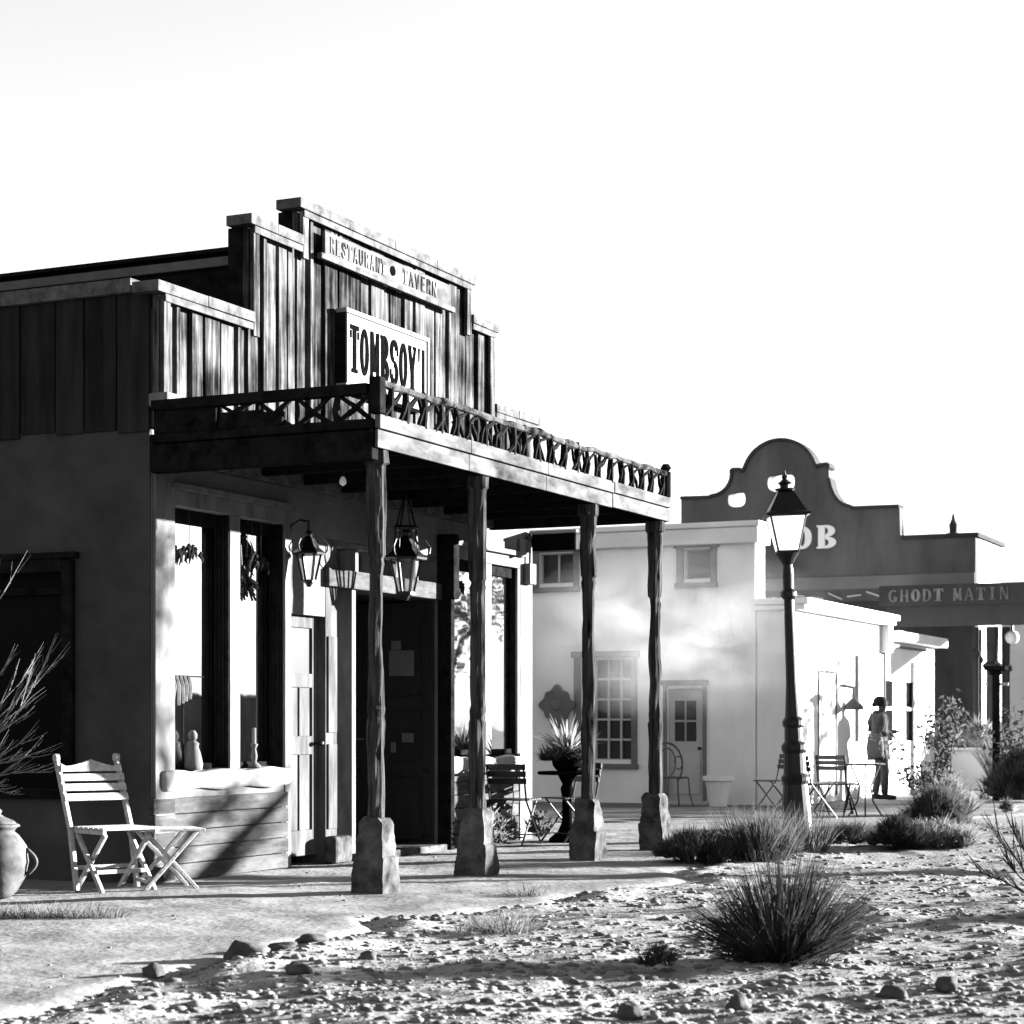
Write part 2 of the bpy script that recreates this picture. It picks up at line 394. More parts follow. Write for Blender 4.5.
F = np.stack([idx[:-1, :-1], idx[:-1, 1:], idx[1:, 1:], idx[1:, :-1]], -1).reshape(-1, 4)
tag(np_mesh('ground', np.stack([X, Y, Z], -1).reshape(-1, 3), F, M['ground'], smooth=True), 'stony sandy ground of the open yard', None, kind='structure')

ps = np.concatenate([np.arange(-9, 9, 0.06), np.arange(9, 46, 0.5)]); pt = np.linspace(0, 1, 90)
S_, T_ = np.meshgrid(ps, pt)
De = edge_d(S_) + 0.12
D_ = -9 + (De+9)*np.where(T_ < 0.15, T_/0.15*0.70, 0.70+(T_-0.15)/0.85*0.30)
Xp = CX0 + S_*UX + D_*UY; Yp = CY0 + S_*UY - D_*UX
Zp = 0.014*vnoise(Xp, Yp, 0.8, 31)+0.012*vnoise(Xp, Yp, 0.25, 32)+0.006*vnoise(Xp, Yp, 0.11, 33)
Zp = Zp - 0.05*sstep(De-0.25, De, D_)
idx = np.arange(S_.size).reshape(S_.shape)
F = np.stack([idx[:-1, :-1], idx[:-1, 1:], idx[1:, 1:], idx[1:, :-1]], -1).reshape(-1, 4)
tag(np_mesh('path', np.stack([Xp, Yp, Zp], -1).reshape(-1, 3), F, M['path'], smooth=True), 'packed dirt path along the shop front', None, kind='structure')

# gravel: half buried pebbles
def ico():
    bm = bmesh.new(); bmesh.ops.create_icosphere(bm, subdivisions=1, radius=1)
    v = np.array([p.co[:] for p in bm.verts]); f = np.array([[q.index for q in p.verts] for p in bm.faces]); bm.free(); return v, f
def ico2():
    bm = bmesh.new(); bmesh.ops.create_icosphere(bm, subdivisions=3, radius=1)
    v = np.array([p.co[:] for p in bm.verts]); f = np.array([[q.index for q in p.verts] for p in bm.faces]); bm.free(); return v, f
iv, jf = ico()
NP = 12000
Yr = 7.6 + (26-7.6)*nr.random(NP*3)**1.7
Xr = (nr.random(NP*3)*2-1)*Yr*0.29
s_, d_ = sd_of(Xr, Yr); e_ = edge_d(s_)
keep = (d_ > e_-0.05) & (nr.random(NP*3) < np.clip(0.35+1.6*(0.5+vnoise(Xr, Yr, 0.8, 41))*0.7, 0, 1))
stray = (d_ > -0.5) & (d_ <= e_-0.05) & (nr.random(NP*3) < 0.035) & ~((s_ > -0.1) & (d_ < 0.15))
keep |= stray
Xr, Yr, st = Xr[keep][:NP], Yr[keep][:NP], stray[keep][:NP]
r = 0.007 + 0.034*nr.random(len(Xr))**4.5
r = np.where(st, r*0.5, r)
zz = ground_h(Xr, Yr); zz = np.where(st, 0.0, zz)
V = []; Fs = []
for k in range(len(Xr)):
    a = nr.random()*6.28; ca, sa = math.cos(a), math.sin(a)
    q = iv*(1+0.25*(nr.random((len(iv), 1))-0.5))*np.array([1.0, 0.6+0.4*nr.random(), 0.45+0.35*nr.random()])*r[k]*np.array([1.25, 1.0, 0.62])
    V.append(np.stack([q[:, 0]*ca-q[:, 1]*sa+Xr[k], q[:, 0]*sa+q[:, 1]*ca+Yr[k], q[:, 2]+zz[k]+r[k]*0.12], -1)); Fs.append(jf+k*len(iv))
tag(np_mesh('gravel', np.concatenate(V), np.concatenate(Fs), M['pebble'], smooth=True), 'loose pebbles strewn over the sandy ground', 'gravel', kind='stuff')

def rock(x, y, sx, sy, sz, label, seed):
    v, f = ico2(); v = v.copy()
    off = Vector((seed*3.1, seed*1.7, seed))
    for i in range(len(v)):
        p = Vector(v[i]); k = 1 + 0.38*mnoise.noise(p*1.3+off) + 0.14*mnoise.noise(p*3.5+off)
        v[i] *= k
    v[:, 2] = np.maximum(v[:, 2], -0.45)
    v *= np.array([sx, sy, sz])
    z = float(ground_h(np.array([x]), np.array([y]))[0])
    o = np_mesh('rock', v, f, M['rock'], smooth=False, loc=(x, y, max(z, -0.02)+sz*0.3), rotz=seed)
    return tag(o, label, 'rock', 'larger stones on the ground')
rock(-1.38, 10.45, 0.12, 0.11, 0.075, 'largest dark boulder at the edge between dirt path and gravel', 1)
rock(-1.75, 9.85, 0.065, 0.06, 0.05, 'dark squarish stone on the path edge, leftmost of the larger stones', 2)
rock(-1.22, 10.75, 0.08, 0.07, 0.04, 'flat stone just behind the largest boulder at the path edge', 3)
rock(-1.08, 10.9, 0.10, 0.07, 0.03, 'low flat stone at the right end of the row on the path edge', 4)
rock(-1.03, 9.75, 0.06, 0.06, 0.04, 'rounded stone in the gravel in front of the largest boulder', 5)
rock(-0.74, 10.35, 0.05, 0.05, 0.035, 'small dark stone in the gravel left of the dry tuft', 6)
rock(0.98, 8.75, 0.06, 0.05, 0.045, 'dark stone in the gravel below the big grass clump', 7)
rock(2.02, 9.4, 0.055, 0.05, 0.05, 'dark rounded stone right of and in front of the big grass clump', 8)
rock(1.72, 9.15, 0.07, 0.06, 0.04, 'grey stone with a lit top at the lower right of the frame', 9)
rock(0.50, 8.45, 0.05, 0.05, 0.05, 'small dark stone at the bottom edge of the picture', 10)

# ------------------------------------------------------------------ the wooden shop
shop = street('saloon_shop', 'weathered western shop with a stepped plank false front and a porch on carved posts', 'shop')
def part(mb, name, m, bevel=0.004, parent=shop, **k): return mb.build(name, M[m], parent, bevel=bevel, **k)
SEND = 6.96
# side and back walls of plaster
w = MB()
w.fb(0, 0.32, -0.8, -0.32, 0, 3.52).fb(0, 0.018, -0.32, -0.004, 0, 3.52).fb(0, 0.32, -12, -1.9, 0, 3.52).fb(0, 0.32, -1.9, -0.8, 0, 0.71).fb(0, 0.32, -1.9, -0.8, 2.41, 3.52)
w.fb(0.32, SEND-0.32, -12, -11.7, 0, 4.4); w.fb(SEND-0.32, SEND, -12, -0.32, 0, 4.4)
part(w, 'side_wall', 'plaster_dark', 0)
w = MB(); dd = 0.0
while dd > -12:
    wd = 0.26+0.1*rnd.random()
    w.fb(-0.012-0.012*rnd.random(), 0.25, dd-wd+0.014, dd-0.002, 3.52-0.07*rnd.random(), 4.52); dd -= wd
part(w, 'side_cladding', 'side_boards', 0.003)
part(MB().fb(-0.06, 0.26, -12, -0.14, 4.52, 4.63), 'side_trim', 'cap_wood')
# front wall (plaster around the openings)
w = MB()
T = -0.32
w.fb(0.02, 0.29, T, 0, 0, 4.4)
w.fb(0.29, 1.96, T, -0.01, 0, 0.84).fb(0.29, 1.96, T, 0, 3.03, 4.4)
w.fb(1.96, 2.06, T, 0.0, 0, 4.4)
w.fb(2.06, 2.63, T, 0.0, 2.17, 4.4)
w.fb(2.63, 4.78, T, 0.0, 2.86, 4.4)
w.fb(4.78, 5.06, T, 0.0, 0, 4.4)
w.fb(5.06, 6.63, T, -0.01, 0, 0.88).fb(5.06, 6.63, T, 0, 2.98, 4.4)
w.fb(6.63, SEND, T, 0.0, 0, 4.4)
part(w, 'front_wall', 'plaster_front', 0.006)
# dark room behind the windows
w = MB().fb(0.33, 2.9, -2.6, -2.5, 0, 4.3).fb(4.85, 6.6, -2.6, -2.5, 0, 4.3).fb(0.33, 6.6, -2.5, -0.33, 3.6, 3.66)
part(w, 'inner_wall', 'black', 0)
# corner strip of white paint
part(MB().fb(0.03, 0.29, 0.0, 0.03, 0.0, 3.2), 'corner_board', 'white_paint')
part(MB().fb(6.64, SEND-0.01, 0.0, 0.035, 0.0, 3.2), 'corner_board', 'white_paint')
# entrance recess
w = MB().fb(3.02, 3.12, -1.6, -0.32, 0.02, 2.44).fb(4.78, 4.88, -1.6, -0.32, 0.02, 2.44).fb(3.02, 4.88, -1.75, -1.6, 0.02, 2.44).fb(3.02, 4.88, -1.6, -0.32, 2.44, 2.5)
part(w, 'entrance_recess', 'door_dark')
part(MB().fb(3.0, 4.8, -1.6, 0.12, -0.02, 0.06), 'threshold', 'stone', 0.01)
# window sets: posts, glass, head, sill, board bench
def shop_window(s0, s1, mid, z0, z1, lab, dp=0.115):
    f = MB()
    f.fb(s0, s1, -0.29, 0.035, z1-0.06, z1+0.06)                       # head
    f.fb(s0-0.05, s1+0.06, 0.003, 0.09, z1+0.06, z1+0.11)
    f.fb(mid, mid+0.15, -0.29, 0.02, z0, z1-0.06)                      # middle post
    f.fb(s1-0.045, s1+0.05, 0.002, 0.03, z0, z1-0.06)
    fr = part(f, 'shop_window', 'white_paint', label=lab)
    j = MB().fb(mid-0.016, mid-0.002, -dp, 0.012, z0, z1-0.07).fb(s1-0.065, s1-0.047, -dp, 0.0, z0, z1-0.07)
    for a in (mid-0.02, s1-0.069):
        for q in (0.17*dp, 0.48*dp, 0.78*dp): j.fb(a-0.008, a, q*0-q-0.1*dp, -q, z0, z1-0.07)
    part(j, 'jamb', 'dark_wood', 0.003, parent=fr)  # dark linings on the white posts: shade of the reveal put into colour
    for a, b in ((s0, mid-0.02), (mid+0.15, s1-0.07)):
        part(MB().fb(a, b, -dp-0.01, -dp-0.003, z0, z1-0.06), 'pane', 'shop_glass', 0, parent=fr)
        part(MB().fb(a, b, -dp-0.002, -dp+0.03, z1-0.17, z1-0.06), 'sash', 'dark_wood', 0.003, parent=fr)
        part(MB().fb(a, b, -dp-0.002, -dp+0.03, z0, z0+0.05), 'sash', 'dark_wood', 0.003, parent=fr)
    return fr
w1 = shop_window(0.29, 1.96, 1.08, 0.86, 2.98, 'tall two pane shop window left of the entrance')
w2 = shop_window(5.06, 6.63, 5.82, 0.92, 2.94, 'tall two pane shop window right of the entrance', 0.05)
def bench(s0, s1, z0):
    s0 -= 0.16; sl = MB(); n = 24; rows = []
    for i in range(n+1):
        s = s0+(s1-s0)*i/n; a = 0.014*math.sin(i*1.1+s0)+0.008*rnd.random(); b = 0.012*math.sin(i*0.7)+0.006*rnd.random()
        rows.append([sl.bm.verts.new((s, y, z)) for y, z in ((0.038, z0-0.004+b), (-0.040-a, z0-0.008+b), (-0.058-a, z0-0.025+b), (-0.060-a, z0-0.075), (-0.055-a, z0-0.11-b), (-0.03, z0-0.15-b), (0.038, z0-0.155))])
    for i in range(n):
        for k in range(7): sl.bm.faces.new((rows[i][k], rows[i][(k+1) % 7], rows[i+1][(k+1) % 7], rows[i+1][k]))
    sl.bm.faces.new(rows[0]); sl.bm.faces.new(rows[-1][::-1])
    part(sl, 'window_sill', 'sill_white', 0, smooth=True)
    part(MB().fb(s0, s1, -0.117, -0.04, z0-0.16, z0-0.002), 'window_ledge', 'white_paint', 0.004)
    b = MB(); z = 0.0; i = 0
    while z < z0-0.22:
        h = min(0.13, z0-0.19-z); b.fb(s0-0.12, s1-0.01, -0.008, 0.03+0.006*(i % 2), z+0.008, z+h); z += h; i += 1
    part(b, 'bench_panel', 'bench_boards', 0.004)
bench(0.27, 1.97, 0.86); bench(5.08, 6.62, 0.90)
# left leaf: white panelled door standing in its own opening
def panel_leaf(s0, s1, z0, z1, d):
    f = MB(); st = 0.085
    f.fb(s0, s0+st, d-0.04, d, z0, z1).fb(s1-st, s1, d-0.04, d, z0, z1)
    for za, zb in ((z0, z0+0.22), (z0+0.88, z0+1.04), (z1-0.62, z1-0.5), (z1-0.1, z1)): f.fb(s0+st, s1-st, d-0.04, d-0.001, za, zb)
    f.fb(s0+st, s1-st, d-0.035, d-0.02, z0+0.22, z0+0.88).fb(s0+st, s1-st, d-0.035, d-0.02, z0+1.04, z1-0.62)
    mid = (s0+s1)/2
    f.fb(mid-0.015, mid+0.015, d-0.02, d-0.006, z0+0.22, z0+0.88).fb(mid-0.015, mid+0.015, d-0.02, d-0.006, z0+1.04, z1-0.62)
    dr = part(f, 'door', 'door_white', 0.004, label='white panelled door leaf beside the window')
    part(MB().fb(s0+st, s1-st, d-0.03, d-0.022, z1-0.5, z1-0.1), 'pane', 'far_glass', 0, parent=dr)
    k = MB(); k.tube([(s1-0.04, -d, z0+0.98), (s1-0.04, -d-0.05, z0+0.98)], 0.012); k.lathe([(0.01, -0.02), (0.028, -0.01), (0.028, 0.01), (0.01, 0.02)], 10, (s1-0.04, -d-0.06, z0+0.98))
    part(k, 'handle', 'iron', 0, parent=dr)
panel_leaf(2.065, 2.62, 0.08, 2.165, -0.075)
# white panelled pilaster and thin frame post of the entrance
f = MB().fb(2.63, 2.83, -0.30, 0.004, 0.0, 2.86).fb(2.655, 2.805, 0.004, 0.022, 1.15, 2.0).fb(2.655, 2.805, 0.004, 0.022, 0.3, 1.05)
part(f, 'pilaster', 'door_white')
f = MB().fb(3.07, 3.14, -0.30, 0.02, 0.06, 2.44)
part(f, 'door_post', 'white_paint')
part(MB().fb(2.83, 3.07, -0.26, -0.24, 0.0, 2.86), 'side_light', 'dark_glass', 0)
part(MB().fb(2.60, 2.90, 0.004, 0.13, 0.0, 0.24), 'kick_stone', 'stone', 0.03)
f = MB().fb(2.60, 4.80, -0.28, 0.06, 2.44, 2.60)
part(f, 'lintel', 'bench_boards', 0.01)
t_ = part(MB().fb(2.83, 4.78, -0.25, -0.03, 2.815, 2.86), 'transom', 'white_paint')
for i in range(5):
    a = 2.83+1.95*i/5; part(MB().fb(a, a+0.06, -0.25, -0.03, 2.601, 2.814), 'transom_bar', 'white_paint', parent=t_)
part(MB().fb(2.84, 4.77, -0.20, -0.19, 2.60, 2.86), 'pane', 'shop_glass', 0, parent=t_)
# dark right post of the entrance with its block head
f = MB().fb(4.79, 4.87, 0.002, 0.15, 0, 2.45).fb(4.77, 4.89, 0.002, 0.19, 2.45, 3.08)
part(f, 'entrance_post', 'dark_wood', 0.008)
part(MB().fb(4.90, 5.055, 0.003, 0.03, 0, 2.9), 'corner_board', 'white_paint', 0.003)
# dark door leaf folded open against the right return of the entrance
dl = MB().fb(4.71, 4.76, -0.90, -0.02, 0.08, 2.42)
for za, zb in ((0.25, 0.75), (0.85, 1.35), (1.5, 2.25)):
    dl.fb(4.69, 4.712, -0.12, -0.05, za-0.1, zb+0.05).fb(4.69, 4.712, -0.87, -0.80, za-0.1, zb+0.05)
dl.fb(4.688, 4.711, -0.80, -0.12, 0.10, 0.25).fb(4.688, 4.711, -0.80, -0.12, 0.72, 0.86).fb(4.688, 4.711, -0.80, -0.12, 1.36, 1.5)
dd_ = part(dl, 'door', 'door_dark', 0.004, label='dark door leaf folded open in the entrance')
k = MB(); k.tube([(4.69, 0.84, 1.08), (4.64, 0.84, 1.08), (4.64, 0.74, 1.08)], 0.012)
part(k, 'handle', 'iron_grey', 0, parent=dd_)

# --- false front: stepped plank parapet
steps = [(0.0, 1.26, 4.50), (1.26, 2.04, 5.30), (2.04, 5.30, 5.61), (5.30, 5.84, 5.23), (5.84, SEND-0.12, 4.42)]
pl = MB()
for i, (a, b, zt) in enumerate(steps):
    x = a
    while x < b-0.02:
        wd = min(0.15+0.11*rnd.random(), b-x)
        if b-(x+wd) < 0.08: wd = b-x
        gap = 0.012+0.022*(rnd.random() < 0.6)
        dep = rnd.choice((0.0, 0.012, 0.022, 0.034))
        pl.fb(x+0.004, x+wd-gap, 0.02, 0.055+dep, 3.50-0.05*rnd.random(), zt-0.001)
        if rnd.random() < 0.42: pl.fb(x+wd-gap*0.5-0.025, x+wd-gap*0.5+0.02, 0.056, 0.105, 3.5, zt-0.003)
        x += wd
part(pl, 'front_planks', 'front_boards', 0.003)
bk = MB()
for a, b, zt in steps: bk.fb(a+0.003, b-0.003, -0.12, 0.012, 4.40 if zt < 4.6 else 4.405, zt-0.004)
part(bk, 'false_front_backing', 'dark_wood', 0)
for s, za, zb in ((0.005, 3.4, 4.50), (1.27, 4.4, 5.30), (2.05, 5.2, 5.61)):
    part(MB().fb(s, s+0.09, 0.09, 0.125, za, zb-0.01), 'edge_board', 'front_boards', 0.003)
for s, za, zb in ((5.295, 5.1, 5.61), (5.835, 4.35, 5.23)):
    part(MB().fb(s-0.1, s, 0.09, 0.125, za, zb-0.01), 'edge_board', 'front_boards', 0.003)
for (a, b, zt), (oa, ob) in zip(steps, ((0.10, 0.0), (0.06, 0.0), (0.07, 0.05), (0.0, 0.05), (0.0, 0.08))):
    c = MB(); n = max(2, int((b-a)/0.7)); x0 = a-oa; x1 = b+ob
    for i in range(n):
        p0, p1 = x0+(x1-x0)*i/n, x0+(x1-x0)*(i+1)/n
        t = 0.006*rnd.random()
        c.fb(p0+0.0015, p1-0.0015, -0.10, 0.145+t, zt+t, zt+0.085+t)
    c.fb(a+0.01, b-0.01, 0.1265, 0.138, zt-0.06, zt-0.002)
    part(c, 'parapet_cap', 'cap_wood', 0.006)
part(MB().fb(-0.06, 0.12, 0.02, 0.2, 3.63, 3.74), 'beam_end', 'white_paint', 0.02)
# roof behind the false front
rf = MB().fb(1.56, 5.3, -12, -0.13, 4.41, 5.17).fb(1.48, 5.4, -12, -0.125, 5.175, 5.21)
part(rf, 'raised_roof', 'dark_wood', 0.004)
part(MB().fb(0.02, SEND-0.02, -11.98, -0.13, 4.36, 4.40), 'flat_roof', 'dark_wood', 0)
part(MB().fb(1.50, 1.555, -12, -0.14, 5.06, 5.14), 'gutter', 'iron_grey', 0.01)
part(MB().fb(1.42, 1.5, -1.2, -0.75, 4.42, 4.75), 'vent_box', 'cap_wood', 0.01)

# --- porch
PS0, PS1 = -0.02, 5.92
pr = MB(); x = PS0
while x < PS1-0.02:
    wd = min(0.14, PS1-x); pr.fb(x, x+wd-0.006, 0.10, 1.96, 3.385, 3.42+0.004*rnd.random()); x += wd
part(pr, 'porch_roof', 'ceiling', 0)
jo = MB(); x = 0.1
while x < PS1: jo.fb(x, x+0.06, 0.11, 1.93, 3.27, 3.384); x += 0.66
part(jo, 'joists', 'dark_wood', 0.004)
part(MB().fb(PS0+0.10, PS1, 0.0, 0.098, 3.24, 3.40), 'ledger', 'cap_wood', 0.008)
fa = MB()
n = 4
for i in range(n):
    a = PS0+(PS1-PS0)*i/n; b = PS0+(PS1-PS0)*(i+1)/n; t = 0.01*rnd.random()
    fa.fb(a+0.002, b-0.002, 1.965, 1.99+t, 3.215+t, 3.345+t*0.5)
    fa.fb(a+0.001, b-0.003, 1.965, 2.01+t, 3.352+t*0.5, 3.455)
part(fa, 'porch_fascia', 'fascia_wood', 0.006)
part(MB().fb(PS0-0.03, PS0+0.07, 0.04, 1.96, 3.13, 3.345).fb(PS0-0.05, PS0+0.05, 0.04, 1.955, 3.352, 3.42), 'end_beam', 'dark_wood', 0.01)
part(MB().fb(PS1-0.06, PS1+0.02, 0.04, 1.96, 3.22, 3.42), 'end_beam', 'dark_wood', 0.008)
# rustic railing on the porch roof
rl = MB()
def wob(): return (rnd.random()-.5)*0.055
def stick(p, q, r0):
    p, q = Vector(p), Vector(q); m_ = (p+q)/2 + Vector((wob(), wob()*.4, wob()))
    r0 *= 0.85+0.6*rnd.random(); rl.tube([p, m_, q], [r0, r0*1.15, r0*0.8], 6)
x = PS0+0.18; RD = -1.99
while x < PS1-0.1:
    lean_ = wob()*1.5
    stick((x, RD, 3.44), (x+lean_, RD, 3.67+0.05*rnd.random()), 0.021)
    stick((x-0.10, RD-.01, 3.45), (x+lean_, RD-.01, 3.60), 0.014)
    stick((x+lean_, RD+.01, 3.56), (x+0.20, RD+.01, 3.665), 0.014)
    if rnd.random() < 0.6: stick((x+0.02, RD, 3.58), (x+0.13, RD, 3.45), 0.013)
    if rnd.random() < 0.7: stick((x+0.06, RD+.01, 3.44), (x-0.06, RD+.01, 3.66), 0.013)
    x += 0.235+0.06*rnd.random()
d_ = 0.3
while d_ < 1.85:
    stick((PS0, -d_, 3.40), (PS0+wob(), -d_-wob(), 3.62), 0.018)
    stick((PS0, -d_, 3.41), (PS0, -d_-0.28, 3.61), 0.016); stick((PS0+.01, -d_-0.28, 3.41), (PS0+.01, -d_, 3.61), 0.016)
    d_ += 0.34
part(rl, 'railing', 'railing_wood', 0)
ep = MB().fb(PS0-0.02, PS0+0.02, 0.06, 0.62, 3.425, 3.599).fb(PS0-0.02, PS0+0.02, 0.66, 1.02, 3.425, 3.55).fb(PS0-0.025, PS0+0.02, 1.02, 1.2, 3.425, 3.53)
part(ep, 'railing_shade_panel', 'dark_wood', 0.004)  # added dark panel standing in for the shaded planks behind the railing
tp = MB()
tp.tube([(PS0+0.05+(PS1-PS0-0.1)*i/34, RD+wob()*.4, 3.685+wob()*.5) for i in range(35)], [0.022+0.014*rnd.random() for i in range(35)], 8)
part(tp, 'railing_rail', 'rail_wood', 0)
part(MB().fb(PS0-0.045, PS0+0.035, 0.05, 1.92, 3.60, 3.68), 'railing_rail', 'dark_wood', 0.008)
part(MB().fb(PS0-0.045, PS0+0.045, 1.94, 2.035, 3.456, 3.72), 'railing_post', 'dark_wood', 0.01)
part(MB().lathe([(0.05, 3.456), (0.05, 3.70), (0.03, 3.71), (0.055, 3.74), (0.03, 3.78)], 10, (PS1-0.1, RD, 0)), 'railing_post', 'dark_wood', 0)

def chip(bm, cuts, amp, freq, seed, st=(1, 1, 1)):
    bmesh.ops.subdivide_edges(bm, edges=bm.edges[:], cuts=cuts, use_grid_fill=True)
    bm.normal_update(); off = Vector((seed*1.3, seed*0.7, seed*2.1))
    for v in bm.verts:
        q = Vector((v.co.x*st[0], v.co.y*st[1], v.co.z*st[2]))
        k = mnoise.noise(q*freq+off) + 0.5*mnoise.noise(q*freq*2.7+off) - max(0.0, mnoise.noise(q*freq*0.8-off)-0.25)*1.6
        v.co += v.normal*amp*k
def porch_column(s, lab, seed):
    r_ = random.Random(seed); d = 1.90
    c = MB(); prof = []
    def sect(z, a, n=8):
        vs_ = []
        jx, jy = (r_.random()-.5)*0.006, (r_.random()-.5)*0.006
        for k in range(n):
            t = 2*math.pi*(k+0.5)/n
            q = a/2/max(abs(math.cos(t)), abs(math.sin(t)))*0.97 if a > 0.118 else a*0.56
            q *= 1 + 0.07*(r_.random()-.5)
            vs_.append(c.bm.verts.new((s+jx+q*math.cos(t), -d+jy+q*math.sin(t), z)))
        return vs_
    zt = 2.30+0.25*r_.random()
    zs = [(0.54, .12), (0.7, .128), (1.0, .121), (1.22, .132), (1.27, .108), (1.33, .128), (1.37, .112), (1.6, .110), (1.8, .113), (2.05, .106), (zt-0.12, .096), (zt-0.04, .125), (zt, .104), (zt+0.03, .142), (zt+0.3, .142), (3.0, .146), (3.10, .145), (3.12, .18), (3.212, .18)]
    rings = [sect(z+(0.03*(r_.random()-.5) if 0.6 < z < 2.2 else 0), a*0.97) for z, a in zs]
    for i in range(len(rings)-1):
        for k in range(8): c.bm.faces.new((rings[i][k], rings[i][(k+1) % 8], rings[i+1][(k+1) % 8], rings[i+1][k]))
    c.bm.faces.new(rings[0][::-1]); c.bm.faces.new(rings[-1])
    chip(c.bm, 2, 0.013, 11.0, seed+40, (1, 1, 0.35))
    col_ = part(c, 'porch_column', 'post_wood', 0.003, label=lab)
    p = MB()
    def sqr(z, a): return [p.bm.verts.new((s+sx*a/2+(r_.random()-.5)*.02, -d+sy*a/2+(r_.random()-.5)*.02, z)) for sx, sy in ((-1, -1), (1, -1), (1, 1), (-1, 1))]
    rg = [sqr(z, a) for z, a in ((-0.03, .258), (0.10, .255), (0.25, .246), (0.265, .218), (0.40, .205), (0.51, .188), (0.54, .155), (0.55, .12))]
    for i in range(len(rg)-1):
        for k in range(4): p.bm.faces.new((rg[i][k], rg[i][(k+1) % 4], rg[i+1][(k+1) % 4], rg[i+1][k]))
    p.bm.faces.new(rg[0][::-1]); p.bm.faces.new(rg[-1])
    chip(p.bm, 3, 0.022, 7.0, seed)
    part(p, 'plinth', 'stone', 0.007, parent=col_)
for i, s in enumerate((0.12, 1.80, 4.08, 5.76)):
    porch_column(s, ('leftmost carved porch post on its stone plinth', 'second porch post from the left', 'third porch post from the left', 'rightmost porch post')[i], 50+i)

# ------------------------------------------------------------------ signs on the shop
sg = street('shop_sign', "white box sign with black letters TOMBSOY on the plank false front", 'sign', 2.66, 0.115, 4.22)
part(MB().fb(0, 1.52, -0.01, 0.085, 0, 0.62), 'sign_board', 'sign_white', 0.006, parent=sg)
fr = MB().fb(-0.03, 1.55, -0.01, 0.105, 0.62, 0.66).fb(-0.03, 1.55, -0.01, 0.10, -0.045, 0.0).fb(1.52, 1.55, -0.01, 0.10, 0.0005, 0.6195)
part(fr, 'frame', 'sign_white', 0.006, parent=sg)
part(MB().fb(-0.03, -0.0005, -0.01, 0.095, 0.0005, 0.6195), 'side_board', 'dark_wood', 0.004, parent=sg)
lettering('lettering', "TOMBSOY'1", 0.06, 0.11, 1.41, 0.42, -0.085, M['ink'], sg, gap=0.16, widths={"'": 0.45, '1': 0.35, 'M': 1.15})
nb = street('name_board', 'long faded name board under the top cap of the false front', 'sign', 2.36, 0.128, 5.26)
part(MB().fb(0, 2.42, 0, 0.03, 0.035, 0.235), 'sign_board', 'sign_old', 0.004, parent=nb)
part(MB().fb(-0.09, 2.47, 0, 0.05, -0.02, 0.03), 'moulding', 'cap_wood', 0.006, parent=nb)
lettering('lettering', "RESTAURANT", 0.08, 0.06, 1.0, 0.14, -0.03, M['faded_ink'], nb, gap=0.3)
lettering('lettering', "TAVERN", 1.42, 0.06, 0.68, 0.14, -0.03, M['faded_ink'], nb, gap=0.3)
b_ = MB(); b_.lathe([(0.045, 0), (0.045, 0.008)], 18)
b_.build('lettering', M['ink'], nb, xf=Matrix.Translation((1.22, -0.031, 0.135)) @ Matrix.Rotation(R(90), 4, 'X'))
hs = street('hanging_sign', 'small black board hanging from a bracket at the far end of the porch', 'sign', 6.9, 0.0, 3.08)
part(MB().fb(-0.02, 0.02, 0.06, 0.56, 0, 0.18), 'sign_board', 'ink', 0.004, parent=hs)
part(MB().fb(-0.03, 0.03, 0.03, 0.58, 0.185, 0.215), 'top_rail', 'sign_white', 0.004, parent=hs)
b_ = MB(); b_.tube([(0, 0.0, 0.12), (0, -0.06, 0.12)], 0.03); b_.lathe([(0.02, 0.02), (0.06, 0.06), (0.06, 0.16), (0.02, 0.2)], 10, (0, 0.0, 0))
part(b_, 'bracket', 'iron', 0, parent=hs)
jb = street('junction_box', 'small pale metal box on the wall under the far end of the porch', 'box', 6.72, 0.035, 2.72)
part(MB().fb(0, 0.16, 0, 0.08, 0, 0.22), 'case', 'white_paint', 0.01, parent=jb); part(MB().tube([(0.08, -0.04, 0.22), (0.08, -0.04, 0.45)], 0.014), 'conduit', 'iron_grey', 0, parent=jb)

# notices on the dark door
def notice(dc, z0, wd, hg, lab, tilt=0.0):
    o = street('paper_notice', lab, 'notice', 4.684, dc, z0, 'notices pinned on the dark door')
    m_ = MB().box(-0.004, -0.001, -wd/2, wd/2, 0, hg)
    part(m_, 'sheet', 'paper', 0, parent=o); pin = part(MB().lathe([(0.006, 0), (0.006, 0.004)], 8), 'pin', 'iron', 0, parent=o)
    pin.location = (-0.008, 0, hg-0.02)
notice(-0.34, 1.70, 0.28, 0.25, 'large square paper notice, lower of the pair on the dark door')
notice(-0.40, 1.955, 0.11, 0.09, 'narrow slip of paper pinned just above the large notice')
notice(-0.27, 1.05, 0.13, 0.09, 'small pale card low on the dark door')
notice(-0.43, 0.95, 0.06, 0.10, 'tiny torn paper near the handle of the dark door')

